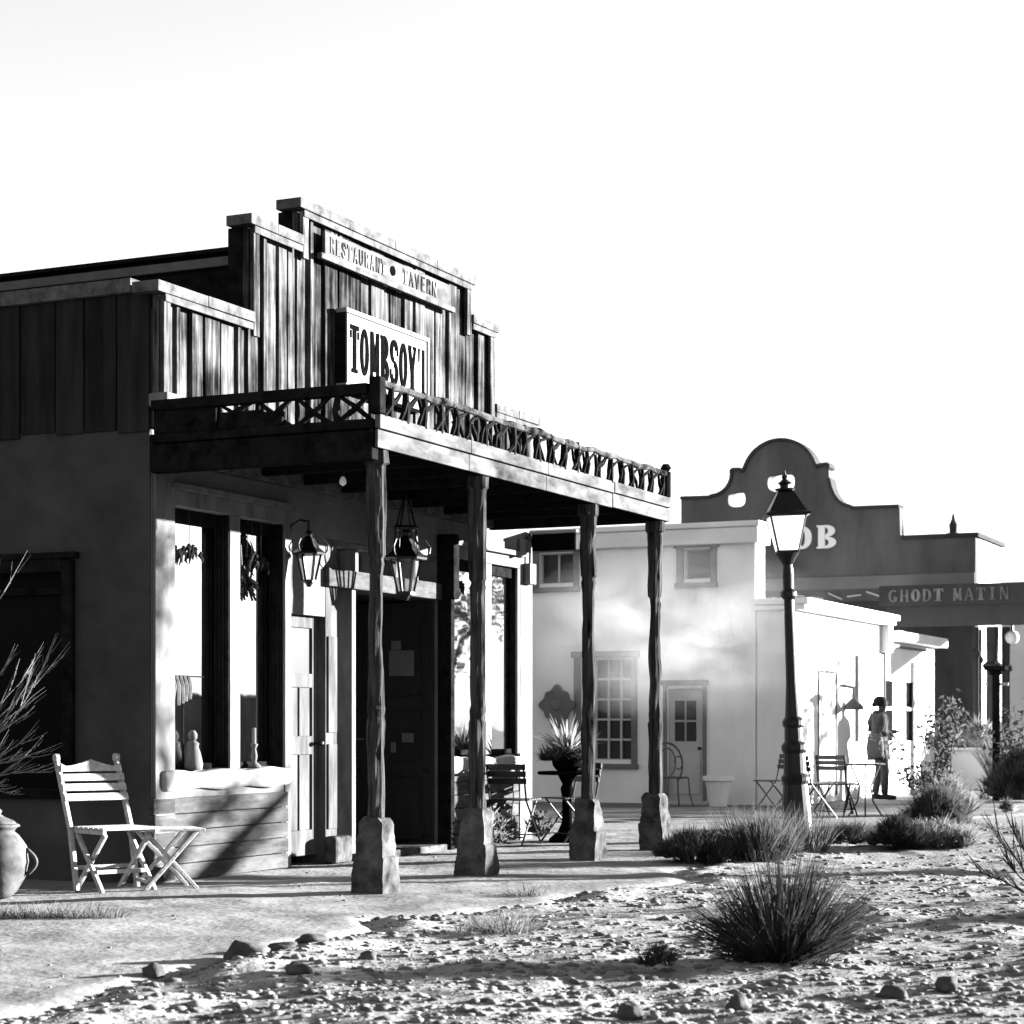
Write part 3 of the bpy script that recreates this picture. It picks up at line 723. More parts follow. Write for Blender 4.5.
# ------------------------------------------------------------------ lanterns
def lantern(name, lab, s, d, z, k, arms):
    o = street(name, lab, 'lantern', s, d, z, 'old glazed lanterns under the porch')
    f = MB(); n = 6
    for i in range(n):
        a = 2*math.pi*i/n
        f.beam((0.07*k*math.cos(a), 0.07*k*math.sin(a), 0), (0.135*k*math.cos(a), 0.135*k*math.sin(a), 0.30*k), 0.018)
    f.lathe([(0.08*k, -0.02*k), (0.08*k, 0.01*k), (0.02*k, 0.012*k)], 6); f.lathe([(0.02*k, -0.07*k), (0.05*k, -0.02*k)], 6)
    part(f, 'frame', 'iron', 0, parent=o)
    part(MB().lathe([(0.064*k, 0.012*k), (0.126*k, 0.29*k)], 6), 'glass', 'smoked_glass', 0, parent=o)
    part(MB().lathe([(0.185*k, 0.29*k), (0.19*k, 0.31*k), (0.12*k, 0.37*k), (0.06*k, 0.47*k), (0.035*k, 0.5*k), (0.05*k, 0.53*k), (0.02*k, 0.56*k)], 6), 'lamp_roof', 'iron', 0, parent=o)
    sp = MB()
    for i in range(n):
        a = 2*math.pi*i/n
        sp = MB().tube([((0.17+0.05*math.sin(t*3.1))*k*math.cos(a), (0.17+0.05*math.sin(t*3.1))*k*math.sin(a), (0.3+0.16*t)*k) for t in (0, .3, .6, 1)], 0.007*k, 5)
        part(sp, 'scroll', 'iron', 0, parent=o)
    sp = MB()
    if arms == 'hang':
        for i in range(4):
            a = 2*math.pi*i/4
            sp.tube([(0.12*k*math.cos(a), 0.12*k*math.sin(a), 0.38*k), (0.10*k*math.cos(a), 0.10*k*math.sin(a), 0.56*k), (0.0, 0.0, 0.92*k)], 0.009*k, 5)
        sp.lathe([(0.105*k, 0.55*k), (0.115*k, 0.57*k), (0.105*k, 0.59*k)], 10)
        sp.tube([(0, 0, 0.9*k), (0, 0, 1.03*k)], 0.012*k, 6)
    else:
        sp.tube([(0, 0, 0.55*k), (0, 0, 0.66*k), (0, 0.08, 0.68*k), (0, d-0.03, 0.62*k), (0, d-0.0, 0.5*k)], 0.014, 6)
        sp.lathe([(0.06, 0.2*k), (0.06, 0.62*k)], 8, (0, d-0.004, 0), sq=0.3)
    part(sp, 'bracket', 'iron', 0, parent=o)
    return o
lantern('hanging_lantern', 'large black lantern hanging on chains before the dark doorway', 3.29, 0.45, 2.41, 1.02, 'hang')
lantern('wall_lantern', 'black glazed lantern on a wall bracket between window and white door', 2.0, 0.21, 2.44, 0.76, 'wall')
bl = street('light_bulb', 'bare bulb hanging from the porch ceiling near the first post', 'light bulb', 1.55, 0.8, 3.22)
b_ = MB().lathe([(0.004, -0.055), (0.024, -0.04), (0.03, -0.02), (0.022, 0.005), (0.013, 0.02)], 12)
part(b_, 'bulb', 'lamp_glass', 0, parent=bl, smooth=True); part(MB().lathe([(0.016, 0.02), (0.018, 0.06), (0.006, 0.065), (0.004, 0.17)], 10), 'socket', 'iron', 0, parent=bl)

# ------------------------------------------------------------------ window decorations
def garland(s, z, wd, lab, n=15, drop=0.13, wires=(0.0,), ztop=2.92):
    o = street('pepper_garland', lab, 'garland', s, -0.05, z, 'dried garlands hung in the shop window')
    m_ = MB()
    for i in range(n):
        x = (rnd.random()-.5)*wd; l = 0.05+drop*rnd.random()*0.7; a = (rnd.random()-.5)*0.09
        z_ = 0.05*(1-(2*x/wd)**2)+(rnd.random()-.5)*0.05
        m_.tube([(x, (rnd.random()-.5)*.04, z_), (x+a*.5, (rnd.random()-.5)*.05, z_-l*.6), (x+a, 0, z_-l)], [0.014, 0.013, 0.003], 5)
    part(m_, 'peppers', 'pepper', 0, parent=o)
    w_ = MB()
    for x in wires: w_.tube([(x, 0, 0.02), (x, 0, ztop-z)], 0.0035, 4)
    part(w_, 'wire', 'iron', 0, parent=o)
garland(0.60, 2.58, 0.34, 'short row of dried peppers on a wire in the leftmost window pane')
garland(1.60, 2.60, 0.26, 'row of dried peppers on two wires in the second window pane', wires=(-0.08, 0.06))
garland(5.32, 2.62, 0.30, 'dried peppers hung high in the window right of the entrance', n=18)
db = street('dried_bouquet', 'bunch of dried flowers hanging upside down against the window post', 'dried flowers', 1.36, -0.045, 2.20)
m_ = MB()
for i in range(90):
    a = rnd.random()*6.28; q = rnd.random()**.5*0.14; l = 0.16+0.13*rnd.random()
    m_.tube([(0, 0, 0.34), (q*math.cos(a)*.5, min(0.03, q*math.sin(a)*.4), 0.34-l*.6), (q*math.cos(a)*1.25, min(0.03, q*math.sin(a)*.8), 0.34-l+(rnd.random()-.3)*.05)], [0.005, 0.008, 0.012], 4)
part(m_, 'stems', 'pepper', 0, parent=db); part(MB().tube([(0, 0, 0.29), (-0.02, 0, 0.5)], 0.005, 5), 'string', 'iron', 0, parent=db)
fg = street('figurine', 'pale robed figurine standing on the sill of the leftmost window', 'figurine', 0.62, -0.03, 0.86)
part(MB().lathe([(0.075, 0), (0.08, 0.05), (0.06, 0.14), (0.045, 0.18), (0.05, 0.21), (0.02, 0.235)], 14), 'robe', 'iron_grey', 0, parent=fg, smooth=True)
part(MB().lathe([(0.012, 0.225), (0.034, 0.25), (0.036, 0.28), (0.02, 0.31), (0.006, 0.315)], 12), 'head', 'iron_grey', 0, parent=fg, smooth=True)
cs = street('candlestick', 'slender candlestick on the sill of the second window pane', 'candlestick', 1.52, -0.03, 0.86)
part(MB().lathe([(0.06, 0), (0.055, 0.02), (0.018, 0.05), (0.028, 0.1), (0.014, 0.16), (0.03, 0.19), (0.03, 0.2)], 12), 'stand', 'iron_grey', 0, parent=cs, smooth=True)
part(MB().lathe([(0.016, 0.2), (0.016, 0.33), (0.004, 0.335)], 10), 'candle', 'white_paint', 0, parent=cs)
ht = street('hanging_cloth', 'folded pale cloths hung low in the leftmost window', 'cloth', 0.44, -0.05, 1.52)
m_ = MB()
for i in range(5):
    x = -0.09+0.055*i; m_.tube([(x, 0.0, 0.085), (x+0.004, -0.012, 0.0), (x+0.01*(i % 3), -0.006, -0.10-0.05*((i*3) % 4)/3)], [0.022, 0.034, 0.026+0.006*(i % 2)], 8)
part(m_, 'folds', 'bench_boards', 0, parent=ht); part(MB().tube([(-0.12, 0, 0.08), (0.36, 0, 0.08)], 0.006, 5).tube([(0.1, 0.02, 0.08), (0.1, 0.02, -0.66)], 0.01, 5), 'rack', 'dark_wood', 0, parent=ht)
# side window (part of the shop)
sw = MB().fb(-0.05, 0.04, -2.0, -1.9, 0.66, 2.5).fb(-0.05, 0.04, -0.80, -0.70, 0.66, 2.5).fb(-0.055, 0.04, -1.9, -0.8, 2.41, 2.51).fb(-0.07, 0.04, -2.05, -0.66, 2.512, 2.56).fb(-0.06, 0.04, -1.9, -0.8, 0.64, 0.71)
sw.fb(0.05, 0.09, -1.9, -0.8, 2.24, 2.30)
swo = part(sw, 'side_window', 'dark_wood', 0.004, label='dark boarded side window')
part(MB().fb(0.11, 0.12, -1.9, -0.8, 0.71, 2.41), 'pane', 'dark_glass', 0, parent=swo)

# ------------------------------------------------------------------ left foreground: chair, stool, urn, bush
def folding_chair(name, lab, loc, rot, m_slat, m_frame, wd=0.46, crest=True, bh=1.0, nback=4, group=None, recl=0.20):
    o = thing(name, lab, 'chair', loc, rot, group)      # faces local -y
    h = wd/2; sh = 0.45
    for sx in (-1, 1):
        # back leg runs up into the back post
        lg = MB(); lg.beam((sx*h, 0.10, 0), (sx*h, 0.20, sh), 0.032, 0.042).beam((sx*h, 0.20, sh), (sx*h, 0.22+recl, bh-0.06), 0.03, 0.045)
        lg.tube([(sx*h-0.018, 0.22+recl, bh-0.05), (sx*h+0.018, 0.22+recl, bh-0.05)], 0.032, 10)
        part(lg, 'back_post', m_frame, 0.004, parent=o)
        lg = MB(); lg.beam((sx*(h-0.035), -0.22, 0), (sx*(h-0.035), 0.16, sh-0.03), 0.028, 0.036)
        part(lg, 'leg', m_frame, 0.004, parent=o)
        lg = MB(); lg.beam((sx*(h-0.07), 0.24, 0), (sx*(h-0.07), -0.20, sh-0.03), 0.028, 0.036)
        part(lg, 'leg', m_frame, 0.004, parent=o)
    s_ = MB()
    for i in range(6): s_.box(-h+0.02, h-0.02, -0.25+0.075*i, -0.25+0.075*i+0.06, sh, sh+0.02)
    s_.box(-h+0.02, -h+0.05, -0.25, 0.2, sh-0.03, sh-0.001).box(h-0.05, h-0.02, -0.25, 0.2, sh-0.03, sh-0.001)
    part(s_, 'seat', m_slat, 0.004, parent=o)
    part(MB().box(-h+0.04, h-0.04, -0.13, -0.10, 0.13, 0.16).box(-h+0.04, h-0.04, 0.14, 0.17, 0.15, 0.18), 'stretcher', m_frame, 0.004, parent=o)
    b = MB(); z0 = sh+0.20; tilt = Matrix.Rotation(-math.atan2(recl, bh-sh-0.06), 4, 'X')
    step = (bh-0.08-z0)/nback
    def yback(z): return 0.20 + (z-sh)/(bh-0.06-sh)*(recl+0.02)
    for i in range(nback):
        za = z0+step*i; hh = step*0.78
        if crest and i == nback-1: 
            n = 12; zc = za
            poly = [(-h+0.0, zc)] + [(h, zc)] + [(h-2*h*k/n, zc+hh*(0.75+0.85*max(0, 1-abs(1-2*k/n)*1.35)**1.3) + (0.02 if k in (0, n) else 0)) for k in range(n+1)]
            pts = [Vector((x, 0, z)) for x, z in poly]
            yb = yback(za+hh/2)-0.045
            b.prism([(p.x, p.z) for p in pts], yb, yb+0.02)
        else:
            yb = yback(za+hh/2)-0.04
            b.box(-h-0.015, h+0.015, yb, yb+0.02, za, za+hh, rot=tilt.to_3x3())
    part(b, 'backrest', m_slat, 0.004, parent=o)
    return o
CH = folding_chair('folding_chair', 'white wooden folding chair with a peaked backrest beside the dark side wall', (-2.93, 14.88, 0), R(40), 'chair_white', 'chair_white', wd=0.50, bh=1.02)
st = thing('folding_stool', 'low white folding stool with crossed legs beside the white chair', 'stool', (-2.58, 15.06, 0), R(24))
m_ = MB()
for i in range(5): m_.box(-0.25, 0.25, -0.20+0.083*i, -0.20+0.083*i+0.068, 0.43, 0.45)
part(m_, 'seat', 'chair_white', 0.004, parent=st)
for sy in (-1, 1):
    part(MB().beam((-0.2, sy*0.17, 0), (0.19, sy*0.17, 0.43), 0.034, 0.028), 'leg', 'chair_white', 0.004, parent=st)
    part(MB().beam((0.2, sy*0.14, 0), (-0.19, sy*0.14, 0.43), 0.034, 0.028), 'leg', 'chair_white', 0.004, parent=st)
part(MB().tube([(0, -0.18, 0.22), (0, 0.18, 0.22)], 0.012).box(-0.19, -0.165, -0.17, 0.17, 0.05, 0.075), 'stretcher', 'chair_white', 0, parent=st)

UXp, UYp = -3.62, 14.2
ur = thing('clay_urn', 'round two handled clay urn on the dirt by the left frame edge', 'urn', (UXp, UYp, 0)); ur.scale = (0.92, 0.92, 0.9)
part(MB().lathe([(0.10, 0), (0.15, 0.05), (0.215, 0.16), (0.24, 0.28), (0.225, 0.40), (0.165, 0.49), (0.13, 0.52), (0.15, 0.545), (0.175, 0.56), (0.165, 0.575), (0.12, 0.57)], 28), 'body', 'pot', 0, parent=ur, smooth=True)
part(MB().lathe([(0.15, 0.577), (0.13, 0.60), (0.06, 0.63), (0.03, 0.65), (0.04, 0.68), (0.015, 0.70)], 20), 'lid', 'pot', 0, parent=ur, smooth=True)
for sx in (-1, 1):
    part(MB().tube([(sx*(0.225+0.075*math.sin(math.pi*k/10)), 0, 0.38-0.2*k/10) for k in range(11)], 0.017, 10), 'handle', 'pot', 0, parent=ur, smooth=True)

def branchy(name, lab, loc, stems, mat_, r0=0.012, group=None, cat='shrub', sub=7, seed=3):
    r_ = random.Random(seed)
    m_ = MB()
    for base, tip, bend in stems:
        p, q = Vector(base), Vector(tip); n = 9
        pts = [p.lerp(q, i/(n-1)) + Vector((0, 0, bend*math.sin(math.pi*i/(n-1)))) + Vector(((r_.random()-.5)*.03, (r_.random()-.5)*.03, (r_.random()-.5)*.02)) for i in range(n)]
        L = (q-p).length
        m_.tube(pts, [r0*(1-0.8*i/(n-1)) for i in range(n)], 5)
        dirv = (q-p).normalized()
        for j in range(sub):
            t = 0.25+0.7*r_.random(); i = int(t*(n-1)); s0 = pts[i]
            dv = (dirv + Vector((r_.random()-.5, r_.random()-.5, r_.random()*.7-.1))*0.9).normalized()
            l = L*(0.14+0.22*r_.random())
            m_.tube([s0, s0+dv*l*.5+Vector((0, 0, .02)), s0+dv*l+Vector((0, 0, .05))], [r0*.5, r0*.4, r0*.15], 4)
            for k in range(3):
                s1 = s0+dv*l*(0.3+0.2*k); d2 = (dv+Vector((r_.random()-.5, r_.random()-.5, r_.random()*.6))*0.8).normalized()
                m_.tube([s1, s1+d2*l*.35], [r0*.3, r0*.1], 3)
    o = m_.build(name, M[mat_], loc=loc)
    return tag(o, lab, cat, group)
bs = [((0, 0, 0), (0.05, 0, 1.0), 0.0), ((0.02, 0, 0), (-0.2, 0.1, 1.3), 0.0)]
for tx, tz, z0 in ((0.92, 1.74, .8), (0.84, 1.50, .75), (0.80, 1.16, .7), (0.86, 0.86, .75), (0.5, 2.22, .9), (0.42, 1.95, .9), (0.72, 1.62, .8), (0.66, 1.02, .7), (0.75, 1.35, .75), (-0.4, 1.9, .9), (0.62, 0.70, .75), (-0.6, 1.3, .9), (0.55, 1.72, .85), (0.9, 1.0, .8)):
    bs.append(((0.03, 0, z0), (tx, (rnd.random()-.5)*0.5, tz), 0.03))
branchy('bare_bush', 'bare pale branched bush at the left frame edge behind the urn', (-4.27, 14.95, 0), bs, 'twig', 0.009, sub=9)

# ------------------------------------------------------------------ plants
def blades(n, length, tilt, base_r, width, seed, curve=0.35, tilt0=0.0, seg=4, upz=0.0, ell=1.0):
    g = np.random.default_rng(seed)
    az = g.random(n)*2*math.pi
    ti = R(tilt0) + (R(tilt)-R(tilt0))*g.random(n)**0.75
    L = length*(0.45+0.55*g.random(n)**0.6)
    br = base_r*np.sqrt(g.random(n))
    ba = az + (g.random(n)-.5)*1.6
    t = np.linspace(0, 1, seg+1)
    ca, sa = np.cos(az), np.sin(az)
    tt = ti[:, None] + curve*(t[None, :]**1.5)*(0.5+g.random(n)[:, None])*np.sign(ti[:, None]+1e-6)
    ds = L[:, None]/seg
    rr = np.concatenate([np.zeros((n, 1)), np.cumsum(np.sin(tt[:, 1:])*ds, 1)], 1)
    zz = np.concatenate([np.zeros((n, 1)), np.cumsum(np.cos(tt[:, 1:])*ds, 1)], 1)
    x = (br*np.cos(ba))[:, None] + rr*ca[:, None]; y = ((br*np.sin(ba))[:, None] + rr*sa[:, None])*ell
    z = zz + upz
    wv = width*(0.6+0.8*g.random(n))[:, None]*(1-t[None, :]**2*0.92)
    wa = g.random(n)*2*math.pi
    wx, wy = np.cos(wa)[:, None], np.sin(wa)[:, None]
    A = np.stack([x-wx*wv/2, y-wy*wv/2, z], -1); B = np.stack([x+wx*wv/2, y+wy*wv/2, z], -1)
    V_ = np.stack([A, B], 2).reshape(n, (seg+1)*2, 3)
    f = np.array([[2*i, 2*i+1, 2*i+3, 2*i+2] for i in range(seg)])
    F_ = (f[None]+(np.arange(n)*(seg+1)*2)[:, None, None]).reshape(-1, 4)
    return V_.reshape(-1, 3), F_
def merge(lst):
    V_, F_ = [], []; k = 0
    for v, f in lst: V_.append(v); F_.append(f+k); k += len(v)
    return np.concatenate(V_), np.concatenate(F_)
def clump(name, lab, cat, loc, parts, m_, group=None):
    v, f = merge(parts)
    return tag(np_mesh(name, v, f, M[m_], loc=loc), lab, cat, group)
def tufted(n_cent, rx, ry, rz, n_each, L, width, seed, zmin=0.05):
    """many short sprays spread through a low dome"""
    g = np.random.default_rng(seed); out = []
    for i in range(n_cent):
        a = g.random()*6.283; q = math.sqrt(g.random()); h = g.random()
        k = math.sqrt(max(0.05, 1-h*h*0.8))
        c = np.array([rx*q*k*math.cos(a), ry*q*k*math.sin(a), zmin+rz*h*(1-0.5*q*q)])
        v, f = blades(n_each, L*(0.6+0.8*g.random()), 75, 0.02, width, seed*977+i, curve=0.5, seg=2)
        d = np.array([c[0]/rx, c[1]/ry, 0.9]); v = v + v[:, 2:3]*d*0.25 + c
        out.append((v, f))
    return out
def sprays(dirs, n, length, width, seed, spread=9, base=0.08, curve=0.12):
    """loose bundles of blades, each leaning its own way"""
    g = np.random.default_rng(seed); out = []
    for i, (az, tl, lk) in enumerate(dirs):
        v, f = blades(n, length*lk, spread, 0.035, width, seed*31+i, curve, tilt0=1)
        m = np.array(Matrix.Rotation(R(az), 3, 'Z') @ Matrix.Rotation(R(tl), 3, 'Y'))
        # short leaflets along every bundle
        v2, f2 = blades(n, length*lk*0.28, 40, 0.02, width*0.8, seed*57+i, 0.2, seg=2); v2 = v2 + np.stack([0*v2[:, 0], 0*v2[:, 0], np.repeat(g.random(n)*length*lk*0.6, 6)], -1)
        off = np.array([math.cos(R(az))*base*g.random(), math.sin(R(az))*base*g.random(), 0])
        out += [(v @ m.T + off, f), (v2 @ m.T + off, f2)]
    return out
def rand_dirs(n, tmax, seed, l0=0.7):
    r_ = random.Random(seed); return [(r_.random()*360, tmax*r_.random()**0.7, l0+(1.05-l0)*r_.random()) for _ in range(n)]
GG = 'grass clumps and low brush in the yard'
# big foreground clump
clump('grass_clump', 'large dark spiky grass clump in the foreground, the nearest and biggest', 'grass clump', (1.40, 10.45, -0.02),
      [blades(380, 0.30, 86, 0.24, 0.008, 101, 0.2), blades(160, 0.46, 60, 0.18, 0.008, 102, 0.15)]
      + sprays([(0, 62, 1.0), (8, 52, 1.02), (-12, 44, .95), (20, 70, .8), (-30, 58, .9), (0, 34, .85), (180, 66, 1.0), (172, 55, .9), (190, 46, .8), (200, 70, .75), (150, 36, .8),
                (90, 8, 1.1), (60, 10, 1.02), (250, 12, 1.0), (300, 20, .9), (120, 24, .95), (270, 40, .8), (240, 55, .8), (300, 60, .75), (280, 72, .65), (90, 45, .8), (180, 22, .92), (10, 20, .98), (350, 12, 1.0)], 52, 0.66, 0.0075, 5, 9), 'grass_dark', GG)
clump('grass_clump', 'small dark round tuft left of the big foreground clump', 'grass clump', (0.72, 9.95, -0.03),
      tufted(40, 0.085, 0.085, 0.10, 30, 0.05, 0.005, 7), 'grass_dark', GG)
clump('grass_clump', 'dry pale tuft on the gravel in front of the second porch post', 'grass clump', (-0.05, 12.0, -0.02),
      [blades(420, 0.17, 70, 0.20, 0.005, 9, 0.4), blades(150, 0.12, 80, 0.3, 0.005, 10)], 'grass_light', GG)
clump('grass_clump', 'tiny dry tuft on the path edge before the third porch post', 'grass clump', (0.09, 14.4, 0.0), [blades(150, 0.12, 75, 0.13, 0.006, 11, .4)], 'grass_light', GG)
clump('grass_clump', 'low strip of dry grass in front of the urn at the left frame edge', 'grass clump', (-2.98, 12.75, 0.0),
      [(v+np.array([dx, 0, 0]), f) for dx, (v, f) in zip(np.linspace(-.45, .42, 9), [blades(130, 0.12, 75, 0.14, 0.005, 200+i, .4) for i in range(9)])], 'grass_light', GG)
clump('grass_clump', 'faint dry tuft on the gravel behind the big foreground clump', 'grass clump', (0.62, 12.8, -0.02), [blades(130, 0.1, 78, 0.18, 0.005, 13, .4)], 'grass_light', GG)
# brush in front of the rightmost porch post
clump('brush_clump', 'tall feathery clump in front of the lamp post base', 'shrub', (2.22, 18.2, -0.02),
      tufted(110, 0.36, 0.3, 0.30, 40, 0.16, 0.008, 21)+sprays(rand_dirs(16, 60, 3), 40, 0.5, 0.008, 6, 11, 0.2)+[blades(420, 0.60, 34, 0.26, 0.009, 22, .25)], 'brush', GG)
clump('brush_clump', 'dark low bush at the foot of the rightmost porch post', 'shrub', (1.62, 18.0, -0.02), tufted(130, 0.36, 0.28, 0.22, 44, 0.12, 0.008, 23)+sprays(rand_dirs(12, 70, 10), 34, 0.36, 0.008, 11, 12, 0.25), 'brush', GG)
clump('grass_clump', 'spiky grass growing round the lamp post foot', 'grass clump', (2.72, 19.6, -0.02), [blades(520, 0.52, 38, 0.34, 0.008, 25, .2)], 'brush', GG)
clump('brush_clump', 'low dark clump just right of the lamp post', 'shrub', (3.40, 20.4, -0.02), tufted(130, 0.38, 0.3, 0.15, 40, 0.12, 0.008, 27), 'brush', GG)
clump('brush_clump', 'dark rounded bush in the middle of the right hand planting', 'shrub', (3.80, 19.9, -0.02), tufted(140, 0.26, 0.26, 0.27, 44, 0.12, 0.008, 29)+sprays(rand_dirs(9, 65, 4), 34, 0.38, 0.008, 7, 12, 0.12), 'grass_dark', GG)
clump('brush_clump', 'pale feathery brush touching the dark rounded bush on its right', 'shrub', (4.22, 20.1, -0.02), tufted(150, 0.42, 0.3, 0.20, 40, 0.12, 0.008, 31)+sprays(rand_dirs(14, 72, 5), 34, 0.42, 0.008, 8, 12, 0.3), 'brush_light', GG)
clump('brush_clump', 'soft round grey bush behind the pale feathery brush', 'shrub', (5.15, 24.4, -0.02), tufted(210, 0.40, 0.40, 0.38, 46, 0.16, 0.010, 33)+sprays(rand_dirs(14, 60, 9), 34, 0.62, 0.010, 9, 12, 0.2), 'brush', GG)
clump('brush_clump', 'dry grassy bush between the soft round bush and the porch posts', 'shrub', (5.95, 27.5, -0.02), tufted(120, 0.4, 0.4, 0.4, 40, 0.2, 0.012, 35), 'brush_light', GG)
clump('grass_clump', 'tiny dark tuft on the open sand at the right edge', 'grass clump', (6.75, 27.6, -0.02), tufted(30, 0.09, 0.09, 0.16, 30, 0.09, 0.009, 37), 'brush', GG)
clump('brush_clump', 'wide dark bush under the far porch at the right edge', 'shrub', (8.05, 32.3, -0.02), tufted(200, 0.55, 0.5, 0.75, 40, 0.22, 0.014, 39), 'brush', GG)
clump('brush_clump', 'pale plume grass standing above the dark bush at the right edge', 'shrub', (8.35, 33.6, -0.02), [blades(600, 1.35, 24, 0.3, 0.016, 41, .3)], 'grass_light', GG)
clump('brush_clump', 'low dark planting between the far porch posts', 'shrub', (7.2, 34.2, -0.02), tufted(120, 0.5, 0.4, 0.35, 36, 0.2, 0.014, 43), 'brush', GG)
clump('brush_clump', 'low dense brush just beyond the right edge of the picture', 'shrub', (4.35, 12.95, -0.02), tufted(130, 0.45, 0.35, 0.24, 40, 0.13, 0.008, 45), 'brush', GG)
# spiny bush whose stems enter from the right
ss = [((0, 0, 0), (-0.34, -0.1, 0.34), .03), ((0, 0, 0), (-0.46, 0.1, 0.22), .02), ((0, 0, 0), (-0.2, 0.1, 0.55), .03), ((0, 0, 0), (0.3, 0.1, 0.6), .03), ((0, 0, 0), (-0.1, -0.2, 0.65), .03), ((0, 0, 0), (0.4, -0.1, 0.4), .03), ((0, 0, 0), (-0.40, 0.15, 0.62), .02)]
branchy('spiny_bush', 'spiny dark stemmed bush entering at the right frame edge in the mid foreground', (3.66, 13.9, -0.02), ss, 'grass_dark', 0.011, sub=10, seed=8)

def leafy(name, lab, loc, stems, nleaf, lsize, seed, mat_leaf='leaf', group=None, cat='sapling', spread=0.12, t0=0.25):
    r_ = random.Random(seed); g = np.random.default_rng(seed)
    o = thing(name, lab, cat, loc, 0, group)
    m_ = MB(); pts_all = []
    for base, tip, bend, r0 in stems:
        p, q = Vector(base), Vector(tip); n = 8
        pts = [p.lerp(q, i/(n-1)) + Vector((bend*math.sin(math.pi*i/(n-1)), 0, 0)) + Vector(((r_.random()-.5)*.04, (r_.random()-.5)*.04, 0)) for i in range(n)]
        m_.tube(pts, [r0*(1-0.75*i/(n-1)) for i in range(n)], 6)
        for j in range(5):
            i = r_.randint(2, n-1); a = r_.random()*6.28; l = 0.12+0.22*r_.random()*(q-p).length*0.7
            e = pts[i]+Vector((math.cos(a)*l, math.sin(a)*l, l*0.7)); m_.tube([pts[i], e], [r0*.4, r0*.15], 4); pts_all += [pts[i].lerp(e, t) for t in (.5, .8, 1, 1)]
        pts_all += [p.lerp(q, t0+(1-t0)*r_.random())+Vector((bend*.8, 0, 0)) for _ in range(14)]
    part(m_, 'stem', 'bark', 0, parent=o)
    P = np.array([v[:] for v in pts_all])
    c = P[g.integers(0, len(P), nleaf)] + g.normal(0, spread, (nleaf, 3))
    d = g.normal(0, 1, (nleaf, 3)); d /= np.linalg.norm(d, axis=1)[:, None]
    e = np.cross(d, g.normal(0, 1, (nleaf, 3))); e /= np.linalg.norm(e, axis=1)[:, None]
    s_ = lsize*(0.6+0.8*g.random((nleaf, 1)))
    V_ = np.stack([c-d*s_, c-e*s_*0.42+d*s_*0.1, c+d*s_, c+e*s_*0.42+d*s_*0.1], 1).reshape(-1, 3)
    np_mesh('foliage', V_, np.arange(nleaf*4).reshape(-1, 4), M[mat_leaf], parent=o)
    return o
leafy('sapling', 'slim leafy sapling in front of the white annex beside the walking person', (5.75, 28.0, 0),
      [((0, 0, 0), (0.22, 0, 1.62), .05, .022), ((0, 0, 0), (-0.42, 0.1, 1.0), -.05, .016), ((0, 0, 0), (0.45, 0, 1.45), .05, .016), ((0.05, 0, 0), (0.05, 0.1, 1.25), -.1, .016)], 900, 0.040, 61, spread=0.075)
leafy('flowering_bush', 'leafy bush with pale blossom at the right edge under the far porch', (8.3, 32.7, 0),
      [((0, 0, 0), (-0.35, 0, 0.95), .05, .02), ((0, 0, 0), (0.3, 0, 1.2), .05, .02), ((0, 0, 0), (0.05, .2, 1.3), .0, .02)], 900, 0.06, 63, 'brush', cat='shrub', spread=0.17)

# ------------------------------------------------------------------ bistro set on the porch side
PT = W(6.55, 0.75)
bt = thing('bistro_table', 'small dark pedestal table on the path by the right shop window', 'table', (PT.x-0.12, PT.y+0.2, 0), TH)
part(MB().lathe([(0.30, 0.70), (0.31, 0.71), (0.31, 0.725), (0.30, 0.735)], 26), 'tabletop', 'ink', 0, parent=bt)
part(MB().lathe([(0.20, 0), (0.19, 0.03), (0.10, 0.10), (0.055, 0.2), (0.05, 0.45), (0.07, 0.55), (0.05, 0.6), (0.10, 0.70)], 14), 'pedestal', 'ink', 0, parent=bt, smooth=True)
pp = thing('potted_agave', 'spiky pale leaved plant in a dark pot on the small pedestal table', 'potted plant', (PT.x-0.12, PT.y+0.2, 0.735))
part(MB().lathe([(0.10, 0), (0.15, 0.06), (0.17, 0.18), (0.18, 0.2), (0.15, 0.205)], 18), 'pot', 'ink', 0, parent=pp, smooth=True)
v, f = merge([blades(70, 0.44, 68, 0.05, 0.034, 71, 0.25, seg=5), blades(60, 0.3, 85, 0.06, 0.03, 72, 0.4)])
np_mesh('leaves', v, f, M['brush_light'], parent=pp, loc=(0, 0, 0.2))
v, f = merge(tufted(60, 0.26, 0.2, 0.06, 30, 0.14, 0.02, 73, zmin=0.0))
v[:, 2] -= 0.05
np_mesh('trailing_leaves', v, f, M['grass_dark'], parent=pp, loc=(0, 0, 0.16))
GB = 'dark bistro chairs outside the shop'
